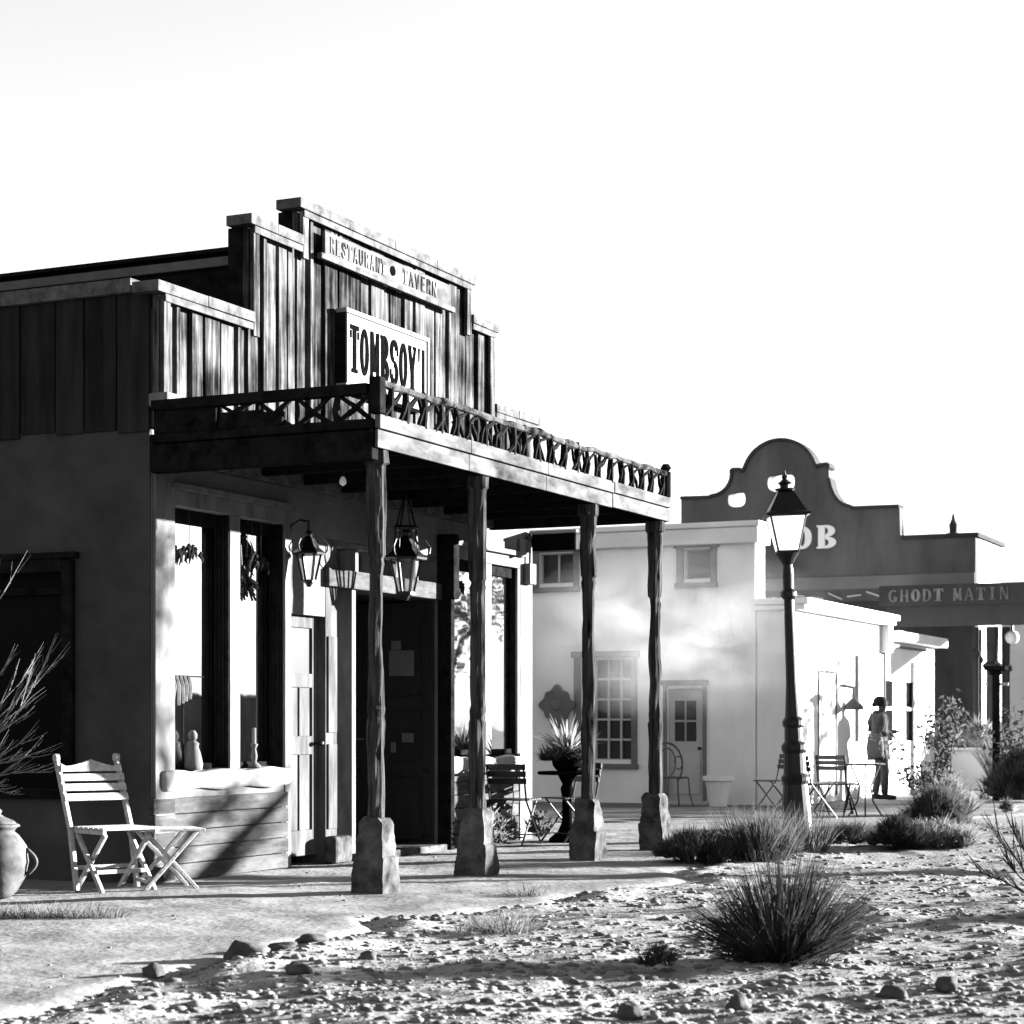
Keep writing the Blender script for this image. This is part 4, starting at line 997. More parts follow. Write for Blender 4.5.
def bistro_chair(name, lab, loc, rot, m_slat='iron', m_frame='iron', group=GB, nb=3):
    o = thing(name, lab, 'chair', loc, rot, group)
    w_, sh, bh = 0.20, 0.45, 0.82
    for sx in (-1, 1):
        part(MB().tube([(sx*w_, -0.22, 0), (sx*w_, 0.19, sh), (sx*w_, 0.28, bh)], 0.011, 6), 'leg', m_frame, 0, parent=o)
        part(MB().tube([(sx*(w_-0.03), 0.24, 0), (sx*(w_-0.03), -0.18, sh)], 0.011, 6), 'leg', m_frame, 0, parent=o)
    s_ = MB()
    for i in range(6): s_.box(-w_-0.01, w_+0.01, -0.21+0.07*i, -0.21+0.07*i+0.055, sh, sh+0.016)
    part(s_, 'seat', m_slat, 0.003, parent=o)
    b = MB()
    for i in range(nb):
        z = 0.62+0.072*i; y = 0.19+(z-sh)/(bh-sh)*0.09; b.box(-w_-0.015, w_+0.015, y-0.015, y-0.001, z, z+0.06)
    part(b, 'backrest', m_slat, 0.003, parent=o)
    part(MB().tube([(-w_, -0.14, 0.09), (w_, -0.14, 0.09)], 0.008, 6).tube([(-w_+.03, 0.17, 0.075), (w_-.03, 0.17, 0.075)], 0.008, 6), 'stretcher', m_frame, 0, parent=o)
    return o
bistro_chair('bistro_chair', 'dark slatted chair left of the pedestal table, close to the window bench', (0.03, 20.75, 0), R(158))
bistro_chair('bistro_chair', 'dark slatted chair right of the pedestal table, behind the third porch post', (0.60, 21.2, 0), R(-55))
# flowers under the right window
clump('flower_bed', 'pale leafy flowers along the bench under the right shop window', 'flowers', W(6.0, 0.32, 0.0),
      [(v+np.array([UX*t, UY*t, 0]), f) for t, (v, f) in zip((-.85, -.6, -.35, .45), [merge(tufted(30, 0.13, 0.10, 0.30, 18, 0.10, 0.022, 300+i)) for i in range(4)])], 'brush_light')

# ------------------------------------------------------------------ white adobe building
wb = street('adobe_building', 'whitewashed two storey adobe building with low annexes across the end of the path', 'building', 16.83, 0.0)
def wpart(mb, name, m, bevel=0.01, parent=wb, **k): return mb.build(name, M[m], parent, bevel=bevel, **k)
w = MB()
TB = -0.72
def wall_with(w, d0, d1, z0, z1, holes, s0, s1):
    ds = sorted({d0, d1, *[h[0] for h in holes], *[h[1] for h in holes]}); zs = sorted({z0, z1, *[h[2] for h in holes], *[h[3] for h in holes]})
    for i in range(len(ds)-1):
        for j in range(len(zs)-1):
            cd, cz = (ds[i]+ds[i+1])/2, (zs[j]+zs[j+1])/2
            if not any(h[0] < cd < h[1] and h[2] < cz < h[3] for h in holes): w.fb(s0, s1, ds[i], ds[i+1], zs[j], zs[j+1])
holes = [(-3.62, -2.76, 0.68, 2.28), (-2.16, -1.57, -0.05, 1.80), (-1.88, -1.44, 3.5, 3.96), (-4.35, -3.75, 3.5, 3.98)]
wall_with(w, -9.0, TB, -0.05, 4.02, holes, 0, 0.28)
w.fb(0.28, 0.46, TB-0.28, TB, -0.05, 4.02).fb(0.46, 6, TB-0.28, TB, -0.05, 2.9).fb(0.28, 6, -9, -8.7, -0.05, 2.9).fb(5.7, 6, -8.7, TB-0.28, -0.05, 2.9).fb(0.28, 5.7, -8.7, TB-0.28, 2.8, 2.9).fb(0.44, 0.46, -8.7, TB-0.28, 2.9, 4.02)
wpart(w, 'main_wall', 'adobe_white', 0)
wpart(MB().fb(-0.10, 0.54, -9.1, TB+0.07, 4.02, 4.27).fb(-0.13, 0.57, -9.1, TB+0.10, 4.272, 4.36), 'cornice', 'white_trim', 0.02)
# annexes
a1 = MB().fb(0.02, 5.3, TB+0.005, -0.09, -0.05, 2.98)
wpart(a1, 'annex', 'adobe_white', 0.02)
wpart(MB().fb(-0.10, 5.38, TB+0.006, 0.10, 2.98, 3.06).fb(-0.15, 5.42, TB+0.007, 0.16, 3.062, 3.16), 'annex_cornice', 'white_trim', 0.02)
a2 = MB(); hl = []
ds = [5.302, 5.40, 5.82, 6.80, 7.38, 9.0]
a2.fb(5.302, 9.0, -3.0, -0.36, -0.05, 2.72).fb(5.302, 9.0, -0.358, -0.09, 2.02, 2.72).fb(5.302, 9.0, -0.358, -0.09, -0.05, 0.95)
for p, q in ((5.302, 5.36), (5.86, 6.78), (7.36, 9.0)): a2.fb(p, q, -0.358, -0.09, 0.95, 2.02)
wpart(a2, 'annex', 'adobe_white', 0)
wpart(MB().fb(5.43, 9.2, -3.0, 0.13, 2.72, 2.90), 'annex_cornice', 'white_trim', 0.02)
wpart(MB().fb(5.45, 8.8, -0.09, -0.05, 2.62, 2.66), 'moulding', 'grey_frame', 0)
for p, q in ((5.36, 5.86), (6.78, 7.36)):
    k = wpart(MB().fb(p, q, -0.13, -0.11, 0.95, 2.02), 'window', 'dark_glass', 0); wpart(MB().fb(p, q, -0.11, -0.08, 1.50, 1.56), 'sash_bar', 'white_trim', 0.004, parent=k)
wpart(MB().fb(5.02, 5.30, -0.09, 0.06, 2.5, 2.98), 'downpipe_box', 'grey_door', 0.01)
wpart(MB().tube([(5.12, 0.05, 2.5), (5.12, 0.05, 1.6)], 0.025, 8), 'downpipe', 'grey_frame', 0)
wpart(MB().tube([(3.42, 0.06, 2.4), (3.42, 0.06, 0.95)], 0.03, 8), 'downpipe', 'grey_frame', 0)
wpart(MB().fb(1.2, 1.24, -0.09, -0.07, 0.1, 2.1).fb(2.2, 2.24, -0.09, -0.07, 0.1, 2.1).fb(1.24, 2.2, -0.09, -0.07, 2.06, 2.1), 'door_outline', 'grey_frame', 0.004)
# main window, door, upper windows
def win(d0, d1, z0, z1, cols, rows, label):
    f = MB(); t = 0.07
    f.fb(-0.03, 0.1, d0-0.12, d0-0.003, z0-0.06, z1+0.02).fb(-0.03, 0.1, d1+0.003, d1+0.1, z0-0.06, z1+0.02)
    f.fb(-0.05, 0.1, d0-0.16, d1+0.14, z1+0.022, z1+0.12); f.fb(-0.06, 0.1, d0-0.14, d1+0.12, z0-0.14, z0-0.062)
    fr_ = wpart(f, 'window', 'grey_frame', 0.006, label=label)
    g_ = MB()
    for i in range(cols+1): x = d0+(d1-d0)*i/cols; g_.fb(0.10, 0.14, x-0.016, x+0.016, z0, z1)
    for i in range(rows+1): z = z0+(z1-z0)*i/rows; g_.fb(0.105, 0.135, d0+0.01, d1-0.01, z-0.016, z+0.016)
    wpart(g_, 'sash', 'grey_door', 0, parent=fr_)
    wpart(MB().fb(0.15, 0.16, d0, d1, z0, z1), 'pane', 'far_glass', 0, parent=fr_)
win(-3.62, -2.76, 0.68, 2.28, 4, 5, 'tall many paned sash window')
win(-1.88, -1.44, 3.5, 3.96, 1, 1, 'small square upper window on the right')
win(-4.35, -3.75, 3.5, 3.98, 2, 1, 'small upper window on the left')
f = MB().fb(-0.03, 0.08, -2.22, -2.162, 0, 1.85).fb(-0.03, 0.08, -1.568, -1.51, 0, 1.85).fb(-0.05, 0.08, -2.26, -1.47, 1.852, 1.93)
df = wpart(f, 'door_frame', 'grey_frame', 0.005)
f = MB().fb(0.06, 0.10, -2.16, -1.57, 0.02, 1.80).fb(0.045, 0.062, -2.1, -1.63, 0.15, 0.8)
dr = wpart(f, 'door', 'grey_door', 0.005)
g_ = MB()
for i in range(2):
    for j in range(2): g_.fb(0.05, 0.058, -2.05+0.19*i, -1.89+0.19*i, 0.98+0.33*j, 1.28+0.33*j)
wpart(g_, 'pane', 'far_glass', 0, parent=dr); wpart(MB().lathe([(0.02, 0), (0.03, 0.02), (0.02, 0.04)], 8, (0.03, 1.64, 0.85)), 'handle', 'iron', 0, parent=dr)
wpart(MB().fb(-0.3, 0.02, -2.3, -1.4, -0.03, 0.05), 'door_step', 'grey_door', 0.01)
# medallion on the wall
md = street('wall_medallion', 'dark lobed metal medallion on the whitewashed wall left of the window', 'ornament', 16.80, -4.02, 1.22)
poly = []
for i in range(48):
    a = 2*math.pi*i/48; q = 0.25+0.05*abs(math.cos(2*a))**3+0.02*math.cos(8*a)
    poly.append((0, -q*math.cos(a), 0.33+q*math.sin(a)*1.05))
m_ = MB(); A = [m_.bm.verts.new((-0.05, p[1], p[2])) for p in poly]; B = [m_.bm.verts.new((0.0, p[1], p[2])) for p in poly]
m_.bm.faces.new(A); m_.bm.faces.new(B[::-1])
for i in range(48): m_.bm.faces.new((A[i], B[i], B[(i+1) % 48], A[(i+1) % 48]))
part(m_, 'plate', 'grey_frame', 0.01, parent=md); part(MB().tube([(-0.075, 0, 0.33), (-0.052, 0, 0.33)], [0.06, 0.1], 16), 'boss', 'grey_frame', 0.0, parent=md); part(MB().box(-0.04, 0.0, -0.1, 0.1, -0.03, 0.10), 'pendant', 'grey_frame', 0.02, parent=md)
sm = street('wall_box', 'small dark box on the whitewashed wall beside the shop corner', 'box', 16.80, -4.72, 1.42)
part(MB().box(-0.08, 0, -0.07, 0.07, 0, 0.26), 'case', 'mission_dark', 0.01, parent=sm); part(MB().box(-0.1, -0.081, -0.05, 0.05, 0.05, 0.2), 'lid', 'grey_frame', 0.005, parent=sm)
wl = street('wall_lamp', 'dark bell shaped lamp on a stem fixed to the sunlit annex wall', 'lamp', 19.35, 0.12, 1.48)
part(MB().lathe([(0.17, 0), (0.16, 0.06), (0.08, 0.14), (0.04, 0.18)], 14), 'lamp_shade', 'iron_grey', 0, parent=wl, smooth=True); part(MB().tube([(0, 0, 0.17), (0, 0, 0.36), (0, 0.2, 0.4)], 0.03, 8), 'stem', 'grey_frame', 0, parent=wl)
pw = thing('planter', 'white tapered planter on the ground beside the grey door', 'planter', (3.12, 30.55, 0), 0)
part(MB().lathe([(0.13, 0), (0.20, 0.38), (0.24, 0.39), (0.24, 0.46), (0.20, 0.46), (0.19, 0.42)], 24), 'pot', 'pot_white', 0, parent=pw, smooth=False)
part(MB().lathe([(0.18, 0.40), (0.185, 0.43)], 20), 'soil', 'rock', 0, parent=pw)
# curly iron chair by the door
ic = thing('iron_chair', 'curly wrought iron chair behind the rightmost porch post', 'chair', (2.42, 30.3, 0), R(25))
m_ = MB()
def loop(cx, cz, rx, rz, y, n=14, a0=0, a1=360): return [(cx+rx*math.cos(R(a0+(a1-a0)*i/n)), y, cz+rz*math.sin(R(a0+(a1-a0)*i/n))) for i in range(n+1)]
m_.tube(loop(0, 0.62, 0.27, 0.34, 0.2, 16, -40, 220), 0.016, 6); m_.tube(loop(0, 0.66, 0.15, 0.22, 0.2, 16, -60, 240), 0.012, 6)
m_.tube(loop(-0.2, 0.66, 0.07, 0.1, 0.2, 10, 0, 300), 0.01, 5).tube(loop(0.2, 0.66, 0.07, 0.1, 0.2, 10, 180, -120), 0.01, 5)
part(m_, 'backrest', 'iron_grey', 0, parent=ic)
part(MB().lathe([(0.22, 0.43), (0.23, 0.44), (0.22, 0.455)], 20), 'seat', 'iron_grey', 0, parent=ic)
for x, y in ((-.17, -.15), (.17, -.15), (-.17, .17), (.17, .17)): part(MB().tube([(x, y, 0.44), (x*1.1, y*1.1, 0.2), (x*1.35, y*1.35, 0)], 0.013, 6), 'leg', 'iron_grey', 0, parent=ic)

# ------------------------------------------------------------------ right bistro group
GC = 'folding cafe chairs in front of the annex'
bistro_chair('cafe_chair', 'dark folding cafe chair seen edge on right behind the lamp post', (3.98, 26.6, 0), R(118), group=GC)
bistro_chair('cafe_chair', 'grey slatted cafe chair turned towards the camera in front of the annex', (4.38, 27.2, 0), R(150), 'chair_grey', 'iron', group=GC, nb=3)
bistro_chair('cafe_chair', 'pale cafe chair half hidden left of the lamp post', (3.62, 27.9, 0), R(-60), 'iron_grey', 'iron_grey', group=GC)
rt = thing('cafe_table', 'small round iron cafe table right of the grey slatted chair', 'table', (4.72, 27.0, 0))
part(MB().lathe([(0.26, 0.69), (0.27, 0.70), (0.26, 0.715)], 22), 'tabletop', 'iron', 0, parent=rt)
for a in (20, 140, 260):
    c_, s_ = math.cos(R(a)), math.sin(R(a)); part(MB().tube([(.22*c_, .22*s_, .69), (.08*c_, .08*s_, .4), (.12*c_, .12*s_, .2), (.26*c_, .26*s_, 0)], 0.012, 6), 'leg', 'iron_grey', 0, parent=rt)
bn = thing('slat_bench', 'low backless slat bench between the cafe chairs', 'bench', (4.25, 27.9, 0), R(8))
m_ = MB()
for i in range(4): m_.box(-0.5, 0.5, -0.16+0.085*i, -0.16+0.085*i+0.065, 0.40, 0.425)
part(m_, 'seat', 'iron', 0.003, parent=bn)
for sx in (-1, 1):
    part(MB().beam((sx*.42, -.15, 0), (sx*.42, .13, .40), .025), 'leg', 'iron', 0, parent=bn); part(MB().beam((sx*.42-.03, .15, 0), (sx*.42-.03, -.13, .40), .025), 'leg', 'iron', 0, parent=bn)

# ------------------------------------------------------------------ lamp post
lp = thing('street_lamp', 'tall black street lamp with a four sided glazed lantern leaning slightly left', 'street lamp', (3.03, 21.46, -0.03), R(20))
LNX = -0.045
def ln(z): return LNX*z
lp.rotation_euler = (0, -R(2.0), 0)
pm = MB().lathe([(0.20, 0), (0.20, 0.06), (0.165, 0.12), (0.155, 0.35), (0.13, 0.62), (0.145, 0.66), (0.15, 0.70), (0.12, 0.74), (0.115, 0.95), (0.135, 0.99), (0.135, 1.04), (0.10, 1.08), (0.095, 1.22), (0.115, 1.25), (0.115, 1.30), (0.085, 1.34), (0.062, 1.7), (0.056, 2.3), (0.052, 2.58), (0.085, 2.62), (0.085, 2.66), (0.055, 2.70), (0.06, 2.85), (0.05, 2.95), (0.09, 3.02), (0.13, 3.08), (0.10, 3.085)], 16)
part(pm, 'post', 'iron', 0, parent=lp, smooth=False)
LZ = 3.09; A0 = R(45)
def sq4(r, z): return [(r*math.cos(A0+math.pi/2*k), r*math.sin(A0+math.pi/2*k), z) for k in range(4)]
fr = MB(); lo, hi = sq4(0.15, LZ), sq4(0.265, LZ+0.38)
for k in range(4):
    fr.beam(lo[k], hi[k], 0.016); fr.beam(lo[k], lo[(k+1) % 4], 0.022); fr.beam(hi[k], hi[(k+1) % 4], 0.024)
lf = part(fr, 'lantern_frame', 'iron', 0, parent=lp)
for k in range(4):
    g_ = MB(); a, b, c, d = [Vector(p) for p in (lo[k], lo[(k+1) % 4], hi[(k+1) % 4], hi[k])]
    n_ = (b-a).cross(d-a).normalized()*0.002
    v_ = [g_.bm.verts.new(p*0.985+Vector((0, 0, p.z*0.015))+o_) for o_ in (n_, -n_) for p in (a, b, c, d)]
    for q in ((0, 1, 2, 3), (7, 6, 5, 4), (0, 4, 5, 1), (1, 5, 6, 2), (2, 6, 7, 3), (3, 7, 4, 0)): g_.bm.faces.new([v_[i] for i in q])
    part(g_, 'pane', 'lamp_glass', 0, parent=lf)
rf = MB().lathe([(0.325, LZ+0.375), (0.335, LZ+0.40), (0.275, LZ+0.425), (0.12, LZ+0.63), (0.095, LZ+0.65)], 4, ang=A0)
rf.lathe([(0.10, LZ+0.652), (0.11, LZ+0.67), (0.05, LZ+0.685), (0.055, LZ+0.71), (0.075, LZ+0.735), (0.045, LZ+0.755), (0.025, LZ+0.775), (0.035, LZ+0.80), (0.02, LZ+0.82), (0.006, LZ+0.87)], 14)
part(rf, 'lamp_roof', 'iron', 0, parent=lp)
part(MB().tube([(0, 0, 0.30+LZ-0.3), (0, 0, LZ+0.10)], 0.02, 8).lathe([(0.01, 0.1), (0.035, 0.13), (0.035, 0.2), (0.01, 0.24)], 10, (0, 0, LZ)), 'bulb_holder', 'white_trim', 0, parent=lp)

# ------------------------------------------------------------------ mission style building behind
ms = street('mission_building', 'dark mission style hall with a curved stepped gable behind the white building', 'building', 30.0, 0.0)
def curve_prism(name, outer, holes_, thick, m, parent):
    cu = bpy.data.curves.new(name, 'CURVE'); cu.dimensions = '2D'; cu.fill_mode = 'BOTH'; cu.extrude = thick/2
    for pts in [outer]+holes_:
        sp = cu.splines.new('POLY'); sp.points.add(len(pts)-1); sp.use_cyclic_u = True
        for i, (x, y) in enumerate(pts): sp.points[i].co = (x, y, 0, 1)
    tmp = bpy.data.objects.new('tmp', cu); COL.objects.link(tmp)
    dg_ = bpy.context.evaluated_depsgraph_get(); me = bpy.data.meshes.new_from_object(tmp.evaluated_get(dg_))
    bpy.data.objects.remove(tmp)
    # curve x -> -d (local y), curve y -> z, thickness -> s (local x)
    me.transform(Matrix(((0, 0, 1, 0), (1, 0, 0, 0), (0, 1, 0, 0), (0, 0, 0, 1))))
    me.materials.clear(); me.materials.append(m)
    o = bpy.data.objects.new(name, me); COL.objects.link(o); o.parent = parent; return o
def gable(zs):                                         # half of the gable: offsets from the centre line and heights
    pts = [(0.84*math.cos(R(a)), 6.66+0.82*math.sin(R(a))) for a in range(90, 14, -8)]
    pts += [(0.86, 6.82), (0.90, 6.88), (1.10, 6.89), (1.11, 6.80)]
    pts += [(1.10+0.46*(1-math.cos(R(a))), zs+0.03+(6.76-zs)*(1-math.sin(R(a)))) for a in range(0, 91, 15)]
    return pts
DC = 4.45                                              # centre at d = -4.45 -> local y 4.45
right = [(DC-x, z) for x, z in gable(5.93)] + [(DC-1.62, 5.91), (DC-2.66, 5.90), (DC-2.68, 5.30), (0.17, 5.22), (0.17, 0)]
left = [(DC+x, z) for x, z in gable(6.30)][1:] + [(DC+1.62, 6.30), (DC+2.30, 6.31), (DC+2.30, 0)]
outer = right + left[::-1]
def oval(cy, cz, ry, rz, n=20, p=0.7): return [(cy+ry*math.copysign(abs(math.cos(2*math.pi*i/n))**p, math.cos(2*math.pi*i/n)), cz+rz*math.copysign(abs(math.sin(2*math.pi*i/n))**p, math.sin(2*math.pi*i/n))) for i in range(n)]
curve_prism('gable_wall', outer, [oval(5.44, 6.24, 0.2, 0.17), oval(4.42, 6.56, 0.31, 0.2)], 0.3, M['mission'], ms)
# coping that follows the gable
cp = MB()
line = [(y, z) for y, z in right[:-2]]
full = [(y, z) for y, z in left if z > 1][::-1] + line
for (y0, z0), (y1, z1) in zip(full[:-1], full[1:]):
    if math.hypot(y1-y0, z1-z0) > 0.01 and not (abs(y1-y0) < 0.04 and abs(z1-z0) > 0.2): cp.beam((0, y0, z0+0.02), (0, y1, z1+0.02), 0.44, 0.07, up=(0, 0.01, 1) if abs(y1-y0) > 0.02 else (0, 1, 0))
cp.fb(-0.2, 2.6, -1.75, -0.10, 5.20, 5.29)
part(cp, 'coping', 'mission_trim', 0, parent=ms)
part(MB().fb(0.16, 2.5, -0.45, -0.17, 0, 5.18).fb(0.16, 2.5, -6.75, -6.5, 0, 5.2).fb(2.3, 2.5, -6.5, -0.45, 0, 5.18).fb(0.16, 2.3, -6.5, -0.45, 5.0, 5.1), 'side_wall', 'white_trim', 0, parent=ms)  # white colour stands for sunlight on the side of the dark hall
part(MB().fb(-0.19, -0.151, -6.2, -0.18, 4.18, 4.45), 'lintel_band', 'mission_band', 0, parent=ms)
cr = MB()
for i in range(9): cr.beam((-0.2, 2.2+i*0.42, 4.0+0.05*math.sin(i*2)), (-0.2, 2.5+i*0.42, 4.06+0.06*math.sin(i*3+1)), 0.03)
part(cr, 'iron_scrollwork', 'grey_door', 0, parent=ms)
lo_ = lettering('lettering', 'OB', 0, 0, 0.98, 0.50, 0, M['letter_white'], ms, gap=0.25, thick=0.04)
lo_.location = (-0.152, 4.15, 5.08); lo_.rotation_euler = (0, 0, -math.pi/2)
fin = street('roof_finial', 'small pointed vent finial on the flat roof right of the gable', 'finial', 31.0, -0.9, 5.2)
part(MB().lathe([(0.05, 0), (0.05, 0.12), (0.16, 0.14), (0.16, 0.2), (0.08, 0.22), (0.09, 0.4), (0.04, 0.5), (0.02, 0.62)], 12), 'cap', 'mission_trim', 0, parent=fin)
part(MB().box(-0.22, 0.22, -0.22, 0.22, 0, 0.05), 'base', 'mission_trim', 0.01, parent=fin)
# timber porch with its sign board
po = street('timber_porch', 'dark timber porch with round posts and a signboard beam at the right edge', 'porch', 27.6, 0.0)
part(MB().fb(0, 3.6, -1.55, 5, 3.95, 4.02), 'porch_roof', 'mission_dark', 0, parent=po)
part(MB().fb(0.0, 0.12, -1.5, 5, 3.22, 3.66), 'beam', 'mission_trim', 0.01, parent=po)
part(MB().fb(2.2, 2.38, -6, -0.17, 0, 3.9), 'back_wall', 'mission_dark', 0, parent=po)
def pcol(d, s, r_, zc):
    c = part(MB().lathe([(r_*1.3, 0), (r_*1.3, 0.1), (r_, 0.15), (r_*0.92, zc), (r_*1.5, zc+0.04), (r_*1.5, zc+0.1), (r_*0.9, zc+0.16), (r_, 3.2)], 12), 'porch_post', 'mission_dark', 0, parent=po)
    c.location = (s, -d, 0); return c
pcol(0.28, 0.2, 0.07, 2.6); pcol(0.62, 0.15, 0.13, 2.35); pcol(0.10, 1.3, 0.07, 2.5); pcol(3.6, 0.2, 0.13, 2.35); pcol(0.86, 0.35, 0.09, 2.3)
part(MB().fb(0.05, 0.12, 0.5, 0.95, 2.02, 2.08), 'cross_rail', 'grey_frame', 0, parent=po)
sb = street('porch_signboard', 'long dark signboard with pale letters GHODT MATIN on the timber porch', 'sign', 27.52, -1.62, 3.64)
part(MB().fb(0, 0.06, 0, 5.6, 0, 0.42), 'sign_board', 'mission_trim', 0.01, parent=sb)
lo_ = lettering('lettering', 'GHODT MATIN', 0, 0, 2.42, 0.25, 0, M['letter_grey'], sb, gap=0.2, thick=0.02)
lo_.location = (-0.002, -0.2, 0.085); lo_.rotation_euler = (0, 0, -math.pi/2)
gl = street('globe_lamp', 'white globe lamp under the timber porch beside the round posts', 'lamp', 27.9, 0.98, 2.85)
part(MB().lathe([(0.02, 0), (0.10, 0.03), (0.14, 0.10), (0.14, 0.17), (0.10, 0.24), (0.03, 0.27)], 14), 'globe', 'grey_wall', 0, parent=gl, smooth=True); part(MB().tube([(0, 0, 0.27), (0, 0, 0.4)], 0.03, 8), 'stem', 'iron', 0, parent=gl)
hp = thing('hitching_post', 'dark wooden post with a flat cap standing on the sand before the timber porch', 'post', (7.86, 32.8, 0), TH)
part(MB().box(-0.055, 0.055, -0.055, 0.055, -0.05, 2.12), 'shaft', 'dark_wood', 0.01, parent=hp); part(MB().box(-0.17, 0.17, -0.17, 0.17, 2.12, 2.19).box(-0.1, 0.1, -0.1, 0.1, 2.05, 2.118), 'cap', 'dark_wood', 0.01, parent=hp)
pbx = street('plank_planter', 'pale plank planter box at the end of the annex', 'planter', 26.3, 0.7, 0)
part(MB().box(-0.3, 0.3, -0.5, 0.5, 0, 0.75).box(-0.34, 0.34, -0.54, 0.54, 0.75, 0.8), 'box', 'grey_wall', 0.01, parent=pbx)
v, f = merge(tufted(90, 0.35, 0.5, 0.5, 30, 0.2, 0.016, 91)); np_mesh('plants', v, f, M['brush_light'], parent=pbx, loc=(0, 0, 0.7))
fw = street('plaster_wall', 'plain grey plaster wall far behind the timber porch at the right edge', 'wall', 46.0, 0.0)
part(MB().fb(0, 0.4, -8, 14, 0, 4.2), 'wall_face', 'grey_wall', 0, parent=fw); part(MB().fb(-0.06, 0.46, -8, 14, 4.2, 4.32), 'coping', 'grey_frame', 0, parent=fw)
dk = street('low_kerb', 'low pale step in front of the timber porch', 'step', 25.6, 0.3)
part(MB().fb(0, 0.4, 0.5, 5, 0, 0.14), 'step', 'grey_wall', 0.02, parent=dk)
# across the road, seen in the shop glass
ow = thing('yard_wall', 'long low adobe yard wall across the road, mirrored in the shop windows', 'wall', (27.0, 30.0, 0), R(-30))
part(MB().box(-0.2, 0.2, -16, 16, 0, 2.0), 'wall_face', 'mission', 0, parent=ow); part(MB().box(-0.26, 0.26, -16, 16, 2.0, 2.1), 'coping', 'mission_trim', 0, parent=ow)
def tree(name, lab, loc, h, crown_r, nleaf, seed, cat='tree', lean=(0, 0), nl=9, lsize=0.09):
    r_ = random.Random(seed); g = np.random.default_rng(seed)
    o = thing(name, lab, cat, loc)
    m_ = MB(); top = Vector((lean[0], lean[1], h*0.45)); tips = []
    m_.tube([(0, 0, -0.1), top*0.5+Vector((0.06, 0, 0)), top], [0.16, 0.12, 0.09], 8)
    for i in range(nl):
        a = r_.random()*6.28; q = crown_r*(0.4+0.6*r_.random()); z = h*(0.55+0.45*r_.random())
        e = Vector((lean[0]+q*math.cos(a), lean[1]+q*math.sin(a), z)); m_.tube([top, top.lerp(e, .5)+Vector((0, 0, .15)), e], [0.06, 0.04, 0.012], 6); tips.append(e); tips.append(top.lerp(e, .65))
        for j in range(3):
            e2 = e+Vector((r_.random()-.5, r_.random()-.5, r_.random()-.3))*crown_r*0.7; m_.tube([top.lerp(e, .7), e2], [0.02, 0.006], 4); tips.append(e2)
    part(m_, 'trunk', 'bark', 0, parent=o)
    P = np.array([t[:] for t in tips]); c = P[g.integers(0, len(P), nleaf)]+g.normal(0, crown_r*0.13, (nleaf, 3))
    d = g.normal(0, 1, (nleaf, 3)); d /= np.linalg.norm(d, axis=1)[:, None]; e = np.cross(d, g.normal(0, 1, (nleaf, 3))); e /= np.linalg.norm(e, axis=1)[:, None]
    s_ = lsize*(0.6+0.8*g.random((nleaf, 1)))
    V_ = np.stack([c-d*s_, c-e*s_*0.5, c+d*s_, c+e*s_*0.5], 1).reshape(-1, 3)
    np_mesh('crown', V_, np.arange(nleaf*4).reshape(-1, 4), M['leaf'], parent=o)
tree('roadside_tree', 'loose crowned tree across the road behind the yard wall', (20.5, 36.5, 0), 5.0, 2.0, 2600, 5)

# leaning mesquite beside the road, right of the view; its limbs throw the slanting shade on the shop
mq = thing('leaning_tree', 'leaning bare limbed tree beside the road, right of the picture', 'tree', (13.86, 17.5, 0))
def tp_(s, z, t=16.0): q = W(s, 0.03, z) + tosun.normalized()*(t/math.cos(R(SUN_EL))); return q - Vector((13.86, 17.5, 0))
m_ = MB()
a_, b_ = tp_(0.72, 0.02), tp_(1.98, 0.66)
m_.tube([(0, 0, -0.1), (0.05, 0.5, 0.7), a_*0.55, a_, a_.lerp(b_, 0.5)+Vector((0, 0, 0.02)), b_, tp_(2.25, 0.95)], [0.14, 0.13, 0.12, 0.11, 0.085, 0.06, 0.03], 8)
m_.tube([a_*0.8, tp_(0.55, 0.42), tp_(1.1, 0.62), tp_(1.75, 0.92)], [0.07, 0.065, 0.05, 0.02], 6)
m_.tube([a_*0.9, tp_(1.05, 0.03), tp_(1.55, 0.30), tp_(2.0, 0.42)], [0.06, 0.05, 0.045, 0.02], 6)
m_.tube([a_*0.7, tp_(0.2, 0.9), tp_(-0.1, 1.6), tp_(0.1, 2.3), tp_(0.05, 2.9)], [0.07, 0.05, 0.04, 0.03, 0.012], 6)
m_.tube([tp_(0.2, 0.9), tp_(-0.4, 1.2), tp_(-0.9, 1.7)], [0.035, 0.03, 0.01], 6)
tips = []
for i in range(22):
    q0 = tp_(-0.1+0.2*rnd.random(), 1.0+1.7*rnd.random()); q1 = q0 + Vector((rnd.random()-.5, (rnd.random()-.3)*0.6, (rnd.random()-.3)*0.5)); m_.tube([q0, q1], [0.012, 0.004], 4); tips += [q0.lerp(q1, .5), q1, q0.lerp(q1, .8)]
for i in range(20):
    q0 = tp_(0.5+1.1*rnd.random(), 0.35+0.4*rnd.random()); q1 = q0 + Vector((rnd.random()-.5, (rnd.random()-.5)*0.5, (rnd.random()-.2)*0.3)); m_.tube([q0, q1], [0.012, 0.004], 4); tips += [q1]
part(m_, 'trunk', 'bark', 0, parent=mq)
P = np.array([q[:] for q in tips]); g = np.random.default_rng(77); nl = 420
c = P[g.integers(0, len(P), nl)]+g.normal(0, 0.07, (nl, 3)); d = g.normal(0, 1, (nl, 3)); d /= np.linalg.norm(d, axis=1)[:, None]; e = np.cross(d, g.normal(0, 1, (nl, 3))); e /= np.linalg.norm(e, axis=1)[:, None]
V_ = np.stack([c-d*.05, c-e*.03, c+d*.05, c+e*.03], 1).reshape(-1, 3)
